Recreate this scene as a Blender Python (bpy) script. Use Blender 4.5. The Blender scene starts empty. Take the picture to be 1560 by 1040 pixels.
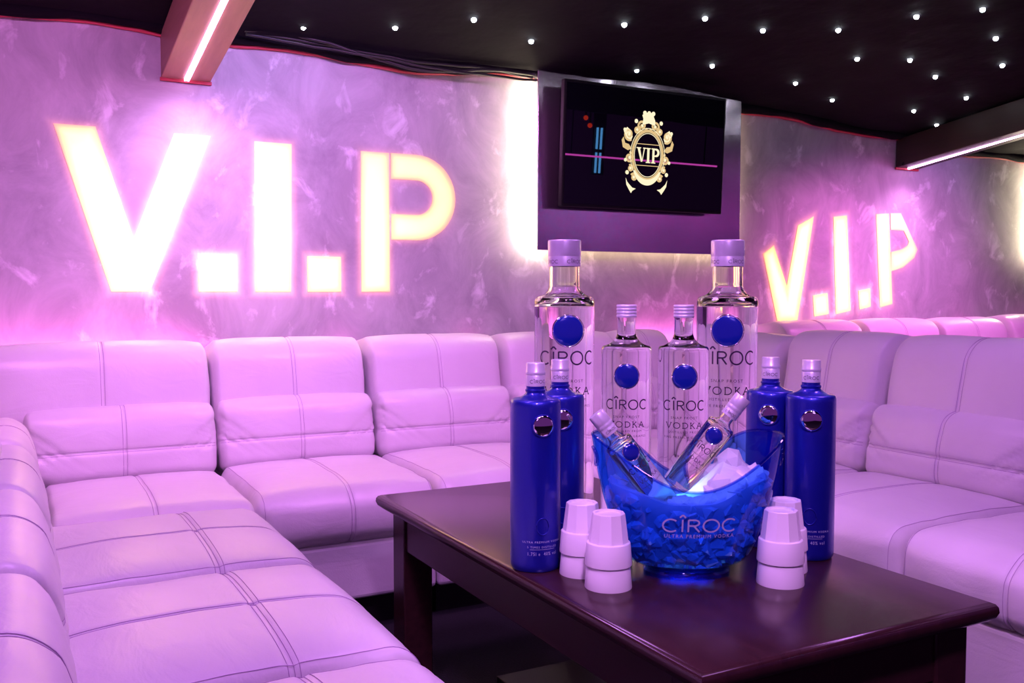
import bpy, bmesh, math, random
from mathutils import Vector, Matrix, noise
random.seed(7)
scene = bpy.context.scene
col = scene.collection
PI = math.pi
R = math.radians

# ------------------------------------------------------------------ helpers
def link_mesh(name, verts, faces, mat=None, parent=None, smooth=False, loc=None):
    me = bpy.data.meshes.new(name)
    me.from_pydata([tuple(v) for v in verts], [], faces)
    me.validate()
    if smooth:
        me.polygons.foreach_set('use_smooth', [True] * len(me.polygons))
    if mat:
        me.materials.append(mat)
    me.update()
    o = bpy.data.objects.new(name, me)
    col.objects.link(o)
    if parent:
        o.parent = parent
    if loc:
        o.location = loc
    return o

def tag(o, label=None, cat=None, group=None, kind=None):
    if label: o['label'] = label
    if cat: o['category'] = cat
    if group: o['group'] = group
    if kind: o['kind'] = kind
    return o

def empty(name, loc=(0, 0, 0), rz=0.0):
    o = bpy.data.objects.new(name, None)
    o.empty_display_size = 0.05
    o.location = loc
    o.rotation_euler = (0, 0, rz)
    col.objects.link(o)
    return o

def copy_tree(o, parent=None):
    c = o.copy()
    col.objects.link(c)
    c.parent = parent
    for ch in list(o.children):
        copy_tree(ch, c)
    return c

class MB:
    """collects shapes into one mesh"""
    def __init__(s):
        s.v = []; s.f = []
    def add(s, verts, faces, M=None):
        k = len(s.v)
        s.v += [(M @ Vector(p)) if M else Vector(p) for p in verts]
        s.f += [tuple(i + k for i in f) for f in faces]
        return s
    def box(s, x0, y0, z0, x1, y1, z1, M=None):
        v = [(x0, y0, z0), (x1, y0, z0), (x1, y1, z0), (x0, y1, z0), (x0, y0, z1), (x1, y0, z1), (x1, y1, z1), (x0, y1, z1)]
        return s.add(v, [(0, 3, 2, 1), (4, 5, 6, 7), (0, 1, 5, 4), (1, 2, 6, 5), (2, 3, 7, 6), (3, 0, 4, 7)], M)
    def lathe(s, prof, seg=48, M=None, caps=True):
        v = []; f = []
        n = len(prof)
        for (r, z) in prof:
            for k in range(seg):
                a = 2 * PI * k / seg
                v.append((r * math.cos(a), r * math.sin(a), z))
        for i in range(n - 1):
            for k in range(seg):
                k2 = (k + 1) % seg
                f.append((i * seg + k, i * seg + k2, (i + 1) * seg + k2, (i + 1) * seg + k))
        if caps:
            f.append(tuple(range(seg - 1, -1, -1)))
            f.append(tuple((n - 1) * seg + k for k in range(seg)))
        return s.add(v, f, M)
    def tube(s, pts, r, seg=6, closed=False):
        pts = [Vector(p) for p in pts]
        n = len(pts)
        v = []; f = []
        up = Vector((0, 0, 1))
        for i, p in enumerate(pts):
            a = pts[i - 1] if (i > 0 or closed) else p
            b = pts[(i + 1) % n] if (i < n - 1 or closed) else p
            t = (b - a)
            t = t.normalized() if t.length > 1e-9 else Vector((1, 0, 0))
            x = t.cross(up)
            if x.length < 1e-3: x = t.cross(Vector((1, 0, 0)))
            x.normalize(); y = x.cross(t)
            rr = r[i] if isinstance(r, (list, tuple)) else r
            for k in range(seg):
                an = 2 * PI * k / seg
                v.append(p + x * (rr * math.cos(an)) + y * (rr * math.sin(an)))
        m = n if closed else n - 1
        for i in range(m):
            j = (i + 1) % n
            for k in range(seg):
                k2 = (k + 1) % seg
                f.append((i * seg + k, j * seg + k, j * seg + k2, i * seg + k2))
        if not closed:
            f.append(tuple(range(seg - 1, -1, -1)))
            f.append(tuple((n - 1) * seg + k for k in range(seg)))
        return s.add(v, f)
    def build(s, name, mat=None, parent=None, smooth=False, loc=None, angle=None):
        o = link_mesh(name, s.v, s.f, mat, parent, smooth, loc)
        if angle is not None:
            sharp_by_angle(o.data, angle)
        return o

def sharp_by_angle(me, deg):
    bm = bmesh.new(); bm.from_mesh(me)
    for f in bm.faces: f.smooth = True
    for e in bm.edges:
        if len(e.link_faces) == 2 and e.calc_face_angle(0) > R(deg):
            e.smooth = False
    bm.to_mesh(me); bm.free()

def bevel(o, w, seg=2):
    m = o.modifiers.new('Bevel', 'BEVEL')
    m.width = w; m.segments = seg; m.limit_method = 'ANGLE'; m.angle_limit = R(35)
    return o

# ------------------------------------------------------------------ materials
class NT:
    def __init__(s, mat):
        s.t = mat.node_tree; s.n = s.t.nodes; s.l = s.t.links
    def new(s, typ, **kw):
        x = s.n.new(typ)
        for k, v in kw.items():
            if hasattr(x, k): setattr(x, k, v)
            else: x.inputs[k.replace('_', ' ')].default_value = v
        return x
    def ln(s, a, b):
        s.l.new(a, b)

def mat_base(name):
    m = bpy.data.materials.new(name); m.use_nodes = True
    return m, NT(m), m.node_tree.nodes['Principled BSDF']

def simple(name, colr, rough=0.5, metal=0.0, **kw):
    m, t, b = mat_base(name)
    b.inputs['Base Color'].default_value = (*colr, 1)
    b.inputs['Roughness'].default_value = rough
    b.inputs['Metallic'].default_value = metal
    for k, v in kw.items():
        b.inputs[k.replace('_', ' ')].default_value = v
    return m

def noisy(name, colr, var=0.15, scale=20, rough=0.5, bump=0.2, bscale=120, metal=0.0, dist=0.002):
    m, t, b = mat_base(name)
    tc = t.new('ShaderNodeTexCoord')
    n = t.new('ShaderNodeTexNoise'); n.inputs['Scale'].default_value = scale; n.inputs['Detail'].default_value = 4
    t.ln(tc.outputs['Object'], n.inputs['Vector'])
    mx = t.new('ShaderNodeMix', data_type='RGBA')
    mx.inputs[6].default_value = (*[c * (1 - var) for c in colr], 1)
    mx.inputs[7].default_value = (*[min(1, c * (1 + var)) for c in colr], 1)
    t.ln(n.outputs['Fac'], mx.inputs[0]); t.ln(mx.outputs[2], b.inputs['Base Color'])
    n2 = t.new('ShaderNodeTexNoise'); n2.inputs['Scale'].default_value = bscale; n2.inputs['Detail'].default_value = 3
    t.ln(tc.outputs['Object'], n2.inputs['Vector'])
    bp = t.new('ShaderNodeBump'); bp.inputs['Strength'].default_value = bump; bp.inputs['Distance'].default_value = dist
    t.ln(n2.outputs['Fac'], bp.inputs['Height']); t.ln(bp.outputs[0], b.inputs['Normal'])
    b.inputs['Roughness'].default_value = rough; b.inputs['Metallic'].default_value = metal
    return m

def emis(name, colr, strength):
    m, t, b = mat_base(name)
    b.inputs['Base Color'].default_value = (0, 0, 0, 1)
    b.inputs['Emission Color'].default_value = (*colr, 1)
    b.inputs['Emission Strength'].default_value = strength
    return m

# leather
def leather():
    m, t, b = mat_base('white_leather')
    tc = t.new('ShaderNodeTexCoord')
    n = t.new('ShaderNodeTexNoise'); n.inputs['Scale'].default_value = 5; n.inputs['Detail'].default_value = 5
    t.ln(tc.outputs['Object'], n.inputs['Vector'])
    mx = t.new('ShaderNodeMix', data_type='RGBA')
    mx.inputs[6].default_value = (0.68, 0.63, 0.67, 1); mx.inputs[7].default_value = (0.80, 0.76, 0.79, 1)
    t.ln(n.outputs['Fac'], mx.inputs[0]); t.ln(mx.outputs[2], b.inputs['Base Color'])
    # soft creases + fine grain
    mp = t.new('ShaderNodeMapping'); mp.inputs['Scale'].default_value = (7, 16, 11); mp.inputs['Rotation'].default_value = (0.4, 0.3, 0.7)
    t.ln(tc.outputs['Object'], mp.inputs['Vector'])
    n1 = t.new('ShaderNodeTexNoise'); n1.inputs['Scale'].default_value = 1.0; n1.inputs['Detail'].default_value = 3; n1.inputs['Distortion'].default_value = 1.2
    t.ln(mp.outputs[0], n1.inputs['Vector'])
    v = t.new('ShaderNodeTexVoronoi'); v.inputs['Scale'].default_value = 260
    t.ln(tc.outputs['Object'], v.inputs['Vector'])
    b1 = t.new('ShaderNodeBump'); b1.inputs['Strength'].default_value = 0.22; b1.inputs['Distance'].default_value = 0.012
    t.ln(n1.outputs['Fac'], b1.inputs['Height'])
    b2 = t.new('ShaderNodeBump'); b2.inputs['Strength'].default_value = 0.12; b2.inputs['Distance'].default_value = 0.001
    t.ln(v.outputs['Distance'], b2.inputs['Height']); t.ln(b1.outputs[0], b2.inputs['Normal'])
    t.ln(b2.outputs[0], b.inputs['Normal'])
    b.inputs['Roughness'].default_value = 0.36
    b.inputs['Specular IOR Level'].default_value = 0.5
    return m

def plaster():
    m, t, b = mat_base('venetian_plaster')
    tc = t.new('ShaderNodeTexCoord')
    mp = t.new('ShaderNodeMapping'); mp.inputs['Scale'].default_value = (1, 1, 0.75)
    t.ln(tc.outputs['Object'], mp.inputs['Vector'])
    n = t.new('ShaderNodeTexNoise'); n.inputs['Scale'].default_value = 4.0; n.inputs['Detail'].default_value = 9; n.inputs['Roughness'].default_value = 0.68; n.inputs['Distortion'].default_value = 0.8
    t.ln(mp.outputs[0], n.inputs['Vector'])
    cr = t.new('ShaderNodeValToRGB')
    cr.color_ramp.elements[0].position = 0.3; cr.color_ramp.elements[0].color = (0.31, 0.28, 0.32, 1)
    cr.color_ramp.elements[1].position = 0.72; cr.color_ramp.elements[1].color = (0.55, 0.52, 0.56, 1)
    t.ln(n.outputs['Fac'], cr.inputs[0])
    # pale trowel flecks
    n2 = t.new('ShaderNodeTexNoise'); n2.inputs['Scale'].default_value = 8.5; n2.inputs['Detail'].default_value = 7; n2.inputs['Roughness'].default_value = 0.6; n2.inputs['Distortion'].default_value = 0.5
    t.ln(mp.outputs[0], n2.inputs['Vector'])
    r2 = t.new('ShaderNodeValToRGB')
    r2.color_ramp.elements[0].position = 0.57; r2.color_ramp.elements[0].color = (0, 0, 0, 1)
    r2.color_ramp.elements[1].position = 0.69; r2.color_ramp.elements[1].color = (1, 1, 1, 1)
    t.ln(n2.outputs['Fac'], r2.inputs[0])
    mx = t.new('ShaderNodeMix', data_type='RGBA')
    t.ln(r2.outputs[0], mx.inputs[0]); t.ln(cr.outputs[0], mx.inputs[6]); mx.inputs[7].default_value = (0.70, 0.68, 0.72, 1)
    t.ln(mx.outputs[2], b.inputs['Base Color'])
    bp = t.new('ShaderNodeBump'); bp.inputs['Strength'].default_value = 0.25; bp.inputs['Distance'].default_value = 0.004
    t.ln(n.outputs['Fac'], bp.inputs['Height']); t.ln(bp.outputs[0], b.inputs['Normal'])
    b.inputs['Roughness'].default_value = 0.55
    return m

def wood(name, c0, c1, rough):
    m, t, b = mat_base(name)
    tc = t.new('ShaderNodeTexCoord')
    mp = t.new('ShaderNodeMapping'); mp.inputs['Scale'].default_value = (30, 2.2, 30)
    t.ln(tc.outputs['Object'], mp.inputs['Vector'])
    n = t.new('ShaderNodeTexNoise'); n.inputs['Scale'].default_value = 1.6; n.inputs['Detail'].default_value = 6; n.inputs['Distortion'].default_value = 0.6
    t.ln(mp.outputs[0], n.inputs['Vector'])
    mx = t.new('ShaderNodeMix', data_type='RGBA'); mx.inputs[6].default_value = (*c0, 1); mx.inputs[7].default_value = (*c1, 1)
    t.ln(n.outputs['Fac'], mx.inputs[0]); t.ln(mx.outputs[2], b.inputs['Base Color'])
    bp = t.new('ShaderNodeBump'); bp.inputs['Strength'].default_value = 0.04; bp.inputs['Distance'].default_value = 0.002
    t.ln(n.outputs['Fac'], bp.inputs['Height']); t.ln(bp.outputs[0], b.inputs['Normal'])
    b.inputs['Roughness'].default_value = rough
    return m

def steel():
    m, t, b = mat_base('brushed_steel')
    tc = t.new('ShaderNodeTexCoord')
    mp = t.new('ShaderNodeMapping'); mp.inputs['Scale'].default_value = (220, 220, 1.5)
    t.ln(tc.outputs['Object'], mp.inputs['Vector'])
    n = t.new('ShaderNodeTexNoise'); n.inputs['Scale'].default_value = 1.0; n.inputs['Detail'].default_value = 2
    t.ln(mp.outputs[0], n.inputs['Vector'])
    n3 = t.new('ShaderNodeTexNoise'); n3.inputs['Scale'].default_value = 2.2; n3.inputs['Detail'].default_value = 1
    t.ln(tc.outputs['Object'], n3.inputs['Vector'])
    b1 = t.new('ShaderNodeBump'); b1.inputs['Strength'].default_value = 0.25; b1.inputs['Distance'].default_value = 0.02
    t.ln(n3.outputs['Fac'], b1.inputs['Height'])
    bp = t.new('ShaderNodeBump'); bp.inputs['Strength'].default_value = 0.05; bp.inputs['Distance'].default_value = 0.001
    t.ln(n.outputs['Fac'], bp.inputs['Height']); t.ln(b1.outputs[0], bp.inputs['Normal']); t.ln(bp.outputs[0], b.inputs['Normal'])
    b.inputs['Base Color'].default_value = (0.62, 0.52, 0.62, 1)
    b.inputs['Metallic'].default_value = 1; b.inputs['Roughness'].default_value = 0.24
    b.inputs['Anisotropic'].default_value = 0.6
    return m

def glass(name, colr=(1, 1, 1), ior=1.42):
    m = bpy.data.materials.new(name); m.use_nodes = True
    t = NT(m); t.n.remove(t.n['Principled BSDF'])
    g = t.new('ShaderNodeBsdfGlass'); g.inputs['Color'].default_value = (*colr, 1); g.inputs['IOR'].default_value = ior; g.inputs['Roughness'].default_value = 0.0
    t.ln(g.outputs[0], t.n['Material Output'].inputs[0])
    return m

def tinted(name, tint, ior=1.45, bumped=False):
    """see-through coloured acrylic: tinted straight-through light under a clear gloss"""
    m = bpy.data.materials.new(name); m.use_nodes = True
    t = NT(m); t.n.remove(t.n['Principled BSDF'])
    tr = t.new('ShaderNodeBsdfTransparent'); tr.inputs[0].default_value = (*tint, 1)
    gl = t.new('ShaderNodeBsdfGlossy'); gl.inputs['Roughness'].default_value = 0.03
    fr = t.new('ShaderNodeFresnel'); fr.inputs['IOR'].default_value = ior
    mx = t.new('ShaderNodeMixShader')
    ge = t.new('ShaderNodeNewGeometry')
    m1 = t.new('ShaderNodeMath'); m1.operation = 'SUBTRACT'; m1.inputs[0].default_value = 1.0; t.ln(ge.outputs['Backfacing'], m1.inputs[1])
    m2 = t.new('ShaderNodeMath'); m2.operation = 'MULTIPLY'; t.ln(fr.outputs[0], m2.inputs[0]); t.ln(m1.outputs[0], m2.inputs[1])
    t.ln(m2.outputs[0], mx.inputs[0]); t.ln(tr.outputs[0], mx.inputs[1]); t.ln(gl.outputs[0], mx.inputs[2])
    t.ln(mx.outputs[0], t.n['Material Output'].inputs[0])
    return m

def blue_paint():
    m, t, b = mat_base('glitter_blue_coating')
    tc = t.new('ShaderNodeTexCoord')
    v = t.new('ShaderNodeTexVoronoi'); v.inputs['Scale'].default_value = 700
    t.ln(tc.outputs['Object'], v.inputs['Vector'])
    bp = t.new('ShaderNodeBump'); bp.inputs['Strength'].default_value = 0.35; bp.inputs['Distance'].default_value = 0.0006
    t.ln(v.outputs['Color'], bp.inputs['Height']); t.ln(bp.outputs[0], b.inputs['Normal'])
    b.inputs['Base Color'].default_value = (0.006, 0.011, 0.33, 1)
    b.inputs['Metallic'].default_value = 0.55; b.inputs['Roughness'].default_value = 0.40
    b.inputs['Coat Weight'].default_value = 0.5; b.inputs['Coat Roughness'].default_value = 0.08
    return m

def ice_mat():
    m, t, b = mat_base('frosty_ice')
    tr = t.new('ShaderNodeBsdfTranslucent'); tr.inputs[0].default_value = (0.9, 0.93, 1, 1)
    b.inputs['Base Color'].default_value = (0.88, 0.9, 0.95, 1); b.inputs['Roughness'].default_value = 0.2
    mx = t.new('ShaderNodeMixShader'); mx.inputs[0].default_value = 0.55
    t.ln(b.outputs[0], mx.inputs[1]); t.ln(tr.outputs[0], mx.inputs[2])
    t.ln(mx.outputs[0], t.n['Material Output'].inputs[0])
    return m

M = {}
M['leather'] = leather()
M['thread'] = simple('mauve_thread', (0.44, 0.30, 0.47), 0.7)
M['plinth'] = simple('black_plinth', (0.012, 0.01, 0.012), 0.6)
M['plaster'] = plaster()
M['paint'] = noisy('cream_letter_paint', (0.80, 0.66, 0.36), 0.12, 6, 0.6, 0.1, 40)  # yellow of the projected light, put into the letters' colour
M['table'] = wood('dark_stained_wood', (0.018, 0.006, 0.009), (0.046, 0.015, 0.016), 0.22)
M['beamwood'] = wood('beam_wood', (0.22, 0.11, 0.08), (0.36, 0.19, 0.13), 0.5)
M['darkbeam'] = wood('dark_beam_wood', (0.012, 0.007, 0.006), (0.03, 0.016, 0.012), 0.45)
M['fabric'] = noisy('black_ceiling_cloth', (0.005, 0.0035, 0.006), 0.3, 8, 0.85, 0.4, 6, dist=0.02)
M['fabric'].node_tree.nodes['Principled BSDF'].inputs['Specular IOR Level'].default_value = 0.08
M['redtrim'] = simple('red_edging', (0.45, 0.04, 0.06), 0.6)
M['carpet'] = noisy('dark_carpet', (0.009, 0.008, 0.011), 0.6, 180, 0.95, 0.8, 260, dist=0.004)
M['steel'] = steel()
M['black'] = simple('black_plastic', (0.004, 0.004, 0.005), 0.5, 0, Specular_IOR_Level=0.2)
M['cable'] = simple('black_rubber', (0.008, 0.008, 0.009), 0.5)
M['screen'] = simple('dark_glass_screen', (0.004, 0.004, 0.008), 0.012, 0, Specular_IOR_Level=0.35)
M['glass'] = glass('clear_bottle_glass')
M['cap'] = noisy('satin_silver_cap', (0.70, 0.66, 0.78), 0.05, 60, 0.34, 0.05, 200, metal=0.35)
M['bluepaint'] = blue_paint()
M['mirror'] = simple('mirror_silver', (0.9, 0.88, 0.92), 0.05, 1.0)
M['blueseal'] = simple('deep_blue_seal', (0.006, 0.018, 0.30), 0.15, 0.2, Coat_Weight=1.0)
M['ink'] = simple('dark_print', (0.03, 0.012, 0.05), 0.5)
M['whiteink'] = simple('pale_print', (0.55, 0.55, 0.85), 0.4, 0.2)
M['bucket'] = tinted('blue_acrylic', (0.33, 0.63, 0.995))
M['ice'] = ice_mat()
M['cup'] = simple('white_plastic', (0.86, 0.82, 0.86), 0.3, 0, Subsurface_Weight=0.0)
M['star'] = emis('star_led', (0.85, 0.92, 1.0), 45)
M['led'] = emis('pink_led', (1.0, 0.50, 1.0), 9)
M['warmled'] = emis('warm_white_led', (1.0, 0.86, 0.58), 130)
M['warmled_dim'] = emis('warm_white_led_dim', (1.0, 0.74, 0.42), 9)
M['gold'] = emis('gold_screen_graphic', (1.0, 0.70, 0.32), 0.75)
M['goldlite'] = emis('pale_gold_screen_graphic', (1.0, 0.88, 0.58), 1.05)
M['bluetube'] = emis('blue_tube_light', (0.12, 0.45, 1.0), 14)
M['magtube'] = emis('magenta_led', (1.0, 0.10, 0.75), 14)
M['redlamp'] = emis('red_lamp', (1.0, 0.05, 0.02), 8)
M['hatch'] = noisy('grey_worn_metal', (0.05, 0.05, 0.055), 0.3, 30, 0.6, 0.2, 80)

# ------------------------------------------------------------------ room: u = along the back wall, v = towards it
WALL = 3.75
def ceil_z(u, v):
    d = max(0.0, min(1.0, (u - 2.9) / 2.2)); d = d * d * (3 - 2 * d) * 0.12
    return 2.045 - d + 0.114 * (WALL - v)

def structure(name, mb, mat, **kw):
    o = mb.build(name, mat, **kw); o['kind'] = 'structure'
    return o

structure('floor', MB().box(-2.2, -4.0, -0.05, 10.0, 3.9, 0.0), M['carpet'])
structure('wall_back', MB().box(-2.2, WALL, 0.0, 10.0, WALL + 0.15, 2.3), M['plaster'])

# ceiling cloth with gentle sag, rolled edge along the wall
def edge_z(u):
    return ceil_z(u, WALL) - 0.035 + 0.012 * math.sin(u * 3.1 + 0.4) + 0.010 * math.sin(u * 7.3) + 0.006 * noise.noise((u * 9, 1.3, 0))
v_, f_ = [], []
NU, NV = 150, 60
for i in range(NU + 1):
    u = -2.2 + 12.2 * i / NU
    for j in range(NV + 1):
        v = -4.0 + (WALL - 0.01 + 4.0) * j / NV
        z = ceil_z(u, v) + 0.012 * noise.noise((u * 1.3, v * 1.1, 0.5))
        k = math.exp(-(WALL - v) / 0.09)
        z = z * (1 - k) + (edge_z(u) + 0.01) * k
        # dark fold hanging on the right hand side
        fold = math.exp(-((u - (5.35 - 0.25 * (WALL - v))) / 0.16) ** 2)
        z -= 0.10 * fold * max(0, min(1, (3.9 - v) / 1.5))
        v_.append((u, v, z))
for i in range(NU):
    for j in range(NV):
        a = i * (NV + 1) + j
        f_.append((a, a + 1, a + NV + 2, a + NV + 1))
n0 = len(v_)
v_ += [(p[0], p[1], p[2] + 0.03) for p in v_]
f_ += [tuple(n0 + i for i in reversed(f)) for f in list(f_)]
rimi = [i * (NV + 1) for i in range(NU + 1)]
for L_ in ([i * (NV + 1) for i in range(NU + 1)], [i * (NV + 1) + NV for i in range(NU + 1)], list(range(NV + 1)), [NU * (NV + 1) + j for j in range(NV + 1)]):
    for a, b in zip(L_, L_[1:]): f_.append((a, b, n0 + b, n0 + a))
ce = link_mesh('ceiling', v_, f_, M['fabric'], smooth=True); ce['kind'] = 'structure'
# red edging under the cloth edge
mb = MB()
pts = [(-2.2 + 0.06 * i, WALL - 0.012, edge_z(-2.2 + 0.06 * i) - 0.004) for i in range(204)]
mb.tube(pts, 0.010, 6)
o = mb.build('trim_1', M['redtrim'], smooth=True); o['kind'] = 'structure'
mb = MB()
pts = [(-2.2 + 0.06 * i, WALL - 0.035, edge_z(-2.2 + 0.06 * i) + 0.014 + 0.004 * math.sin(i * 1.3)) for i in range(204)]
mb.tube(pts, [0.024 + 0.006 * math.sin(i * 0.7) for i in range(204)], 8)
o = mb.build('trim_2', M['fabric'], smooth=True); o['kind'] = 'structure'
# loose cables under the cloth
mb = MB()
for q in range(3):
    pts = []
    for i in range(40):
        u = 0.80 + 1.26 * i / 39
        pts.append((u, WALL - 0.07 - 0.02 * q, edge_z(u) + 0.045 - 0.055 * (i / 39) - 0.012 * q + 0.012 * math.sin(u * (5 + q) + q * 2)))
    mb.tube(pts, 0.006 + 0.002 * (q == 1), 6)
tag(mb.build('cable', M['cable'], smooth=True), 'black cables sagging along the ceiling edge between left beam and screen panel', 'cable')

# ceiling beams with LED strips
def beam(u0, u1, z0, label, s, mat, y_end):
    t = empty('ceiling_beam', ((u0 + u1) / 2, WALL, z0))
    w = (u1 - u0) / 2
    L = WALL - y_end
    v = []
    for (x, zz) in ((-w, 0), (w, 0), (w, 0.16), (-w, 0.16)):
        v.append((x, -0.004, zz)); v.append((x, -L, zz + s * L))
    f = [(0, 1, 3, 2), (2, 3, 5, 4), (4, 5, 7, 6), (6, 7, 1, 0), (0, 2, 4, 6), (1, 7, 5, 3)]
    b = link_mesh('beam_box', v, f, mat, t)
    bevel(b, 0.004)
    c = -0.0 * w
    m = MB()
    vv = []
    for (x, zz) in ((c - 0.009, -0.006), (c + 0.009, -0.006), (c + 0.009, 0.003), (c - 0.009, 0.003)):
        vv.append((x, -0.02, zz)); vv.append((x, -L + 0.05, zz + s * L))
    link_mesh('led_strip', vv, f, M['led'], t)
    m = MB().box(-w - 0.004, -0.012, -0.010, w + 0.004, -0.003, 0.002)
    m.build('end_trim', M['redtrim'], t)
    tag(t, label, 'ceiling beam', 'wooden ceiling beams with pink light strips')
    return t
beam(0.509, 0.687, 1.853, 'brown ceiling beam with pink light strip above the large V on the left wall', 0.135, M['beamwood'], -1.0)
beam(4.475, 4.655, 1.768, 'dark ceiling beam with pink light strip at the right, above the smaller lettering', 0.128, M['darkbeam'], 2.0)
# thin wire hanging at the right beam
mb = MB(); mb.tube([(4.47, 3.70, 1.775), (4.50, 3.68, 1.83), (4.60, 3.60, 1.90), (4.66, 3.52, 1.96)], 0.006, 6)
tag(mb.build('wire', M['cable'], smooth=True), 'thin black wire looping up from the tip of the right beam', 'cable')

# star lights in the ceiling
STARS = [
    (1.003, 3.579, 'white star light in the ceiling nearest the left beam, farthest left'),
    (1.329, 3.460, 'white star light in the ceiling second from the left beam'),
    (1.582, 3.286, 'white star light in the ceiling above and left of the television, nearest the top edge'),
    (1.897, 3.401, 'white star light in the ceiling just left of the steel panel top'),
    (2.167, 3.128, 'white star light in the ceiling above the television at the top'),
    (2.533, 3.555, 'white star light in the ceiling just above the television, left'),
    (2.439, 2.965, 'white star light in the ceiling at the top edge above the right of the television'),
    (2.832, 3.389, 'white star light in the ceiling just above the television, right'),
    (3.113, 3.635, 'white star light in the ceiling at the right corner of the television panel'),
    (2.754, 2.980, 'bright white star light in the ceiling right of the television near the top'),
    (3.359, 3.406, 'white star light in the ceiling right of the panel, lower of a row'),
    (3.049, 2.854, 'large white star light in the upper ceiling right of the television'),
    (3.384, 3.054, 'white star light in the middle of the right ceiling'),
    (3.700, 3.495, 'white star light in the ceiling close above the right wall edge'),
    (3.611, 2.957, 'white star light in the right ceiling, left of the dark fold'),
    (3.888, 3.038, 'white star light in the right ceiling touching the dark fold'),
    (3.231, 2.619, 'white star light near the top edge in the right ceiling'),
    (4.197, 3.406, 'white star light in the ceiling just above the tip of the right beam, left one'),
    (4.496, 3.498, 'white star light beside the looping wire above the right beam tip'),
    (3.414, 2.458, 'white star light in the top right corner of the ceiling'),
    (3.724, 2.616, 'white star light below the top right corner one'),
    (4.021, 2.788, 'white star light at the right edge above the dark fold'),
    (4.263, 3.147, 'white star light beyond the dark fold, left and higher'),
    (4.619, 3.367, 'white star light beyond the dark fold, low near the right beam'),
    (4.687, 3.182, 'white star light at the right edge close above the right beam'),
]
def star_mesh():
    bm = bmesh.new()
    bmesh.ops.create_icosphere(bm, subdivisions=3, radius=0.0098)
    me = bpy.data.meshes.new('star_light'); bm.to_mesh(me); bm.free()
    for p in me.polygons: p.use_smooth = True
    me.materials.append(M['star'])
    return me
sm = star_mesh()
for (u, v, lab) in STARS:
    o = bpy.data.objects.new('star_light', sm); col.objects.link(o)
    o.location = (u, v, ceil_z(u, v) + 0.012 * noise.noise((u * 1.3, v * 1.1, 0.5)) - 0.004)
    tag(o, lab, 'light', 'star lights in the black ceiling')

# ------------------------------------------------------------------ screen panel + television
def steel_panel(u0, u1, label, left, rest):
    t = empty('wall_panel', ((u0 + u1) / 2, 3.68, 1.245))
    w = (u1 - u0) / 2
    m = MB().box(-w, 0, 0, w, 0.012, 0.86)
    bevel(m.build('panel_sheet', M['steel'], t), 0.002)
    for x in (-w + 0.16, w - 0.16):
        MB().box(x - 0.02, 0.012, 0.1, x + 0.02, 0.07, 0.8).build('bracket', M['black'], t)
    MB().box(-w + 0.012, 0.020, 0.02, -w + 0.03, 0.032, 0.80).build('led_strip', left, t)
    MB().box(w - 0.03, 0.020, 0.02, w - 0.012, 0.032, 0.80).build('led_strip', rest, t)
    MB().box(-w + 0.03, 0.020, 0.010, w - 0.03, 0.032, 0.024).build('led_strip', rest, t)
    tag(t, label, 'wall panel')
    return t
steel_panel(2.088, 3.265, 'brushed steel backlit panel on the wall behind the television', M['warmled'], M['warmled_dim'])
o = steel_panel(5.76, 6.94, 'far right steel wall panel, only its white side glow in view', M['warmled'], M['warmled_dim'])

tv = empty('television', (2.618, 3.645, 1.44))
tag(tv, 'flat black television showing a gold VIP crest, on the steel panel', 'television')
TW, TH = 0.457, 0.556
TILT = Matrix.Rotation(R(3.0), 4, 'X')
tvb = MB().box(-TW, -0.045, 0, TW, -0.015, TH, TILT).build('television_case', M['black'], tv); bevel(tvb, 0.004)
MB().box(-TW + 0.012, -0.0475, 0.014, TW - 0.012, -0.0452, TH - 0.014, TILT).build('screen', M['screen'], tv)
MB().box(-0.15, -0.022, 0.1, 0.15, 0.036, 0.4).build('wall_mount', M['black'], tv)

# flat graphics: ribbons on a plane
def ribbon(mb, pts, w, closed=False, fn=None):
    """flat strip of width w along 2-D points; fn maps (x, z) -> 3-D"""
    pts = [Vector(p) for p in pts]
    n = len(pts)
    k = len(mb.v)
    for i in range(n):
        a = pts[i - 1] if (i > 0 or closed) else pts[i]
        b = pts[(i + 1) % n] if (i < n - 1 or closed) else pts[i]
        t = (b - a)
        t = t.normalized() if t.length > 1e-9 else Vector((1, 0))
        nn = Vector((-t.y, t.x))
        ww = w[i] if isinstance(w, (list, tuple)) else w
        for sg in (-1, 1):
            p = pts[i] + nn * (sg * ww / 2)
            mb.v.append(Vector(fn(p.x, p.y)))
    m = n if closed else n - 1
    for i in range(m):
        j = (i + 1) % n
        mb.f.append((k + 2 * i, k + 2 * j, k + 2 * j + 1, k + 2 * i + 1))

def arc(cx, cy, rx, ry, a0, a1, n=24):
    return [(cx + rx * math.cos(R(a0 + (a1 - a0) * i / n)), cy + ry * math.sin(R(a0 + (a1 - a0) * i / n))) for i in range(n + 1)]
def line(a, b, n=6):
    return [(a[0] + (b[0] - a[0]) * i / n, a[1] + (b[1] - a[1]) * i / n) for i in range(n + 1)]
def disc2(mb, cx, cy, rx, ry, fn, n=28):
    k = len(mb.v)
    for i in range(n):
        mb.v.append(Vector(fn(cx + rx * math.cos(2 * PI * i / n), cy + ry * math.sin(2 * PI * i / n))))
    mb.f.append(tuple(range(k, k + n)))
def poly2(mb, pts, fn):
    k = len(mb.v)
    for p in pts: mb.v.append(Vector(fn(*p)))
    mb.f.append(tuple(range(k, k + len(pts))))

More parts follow.
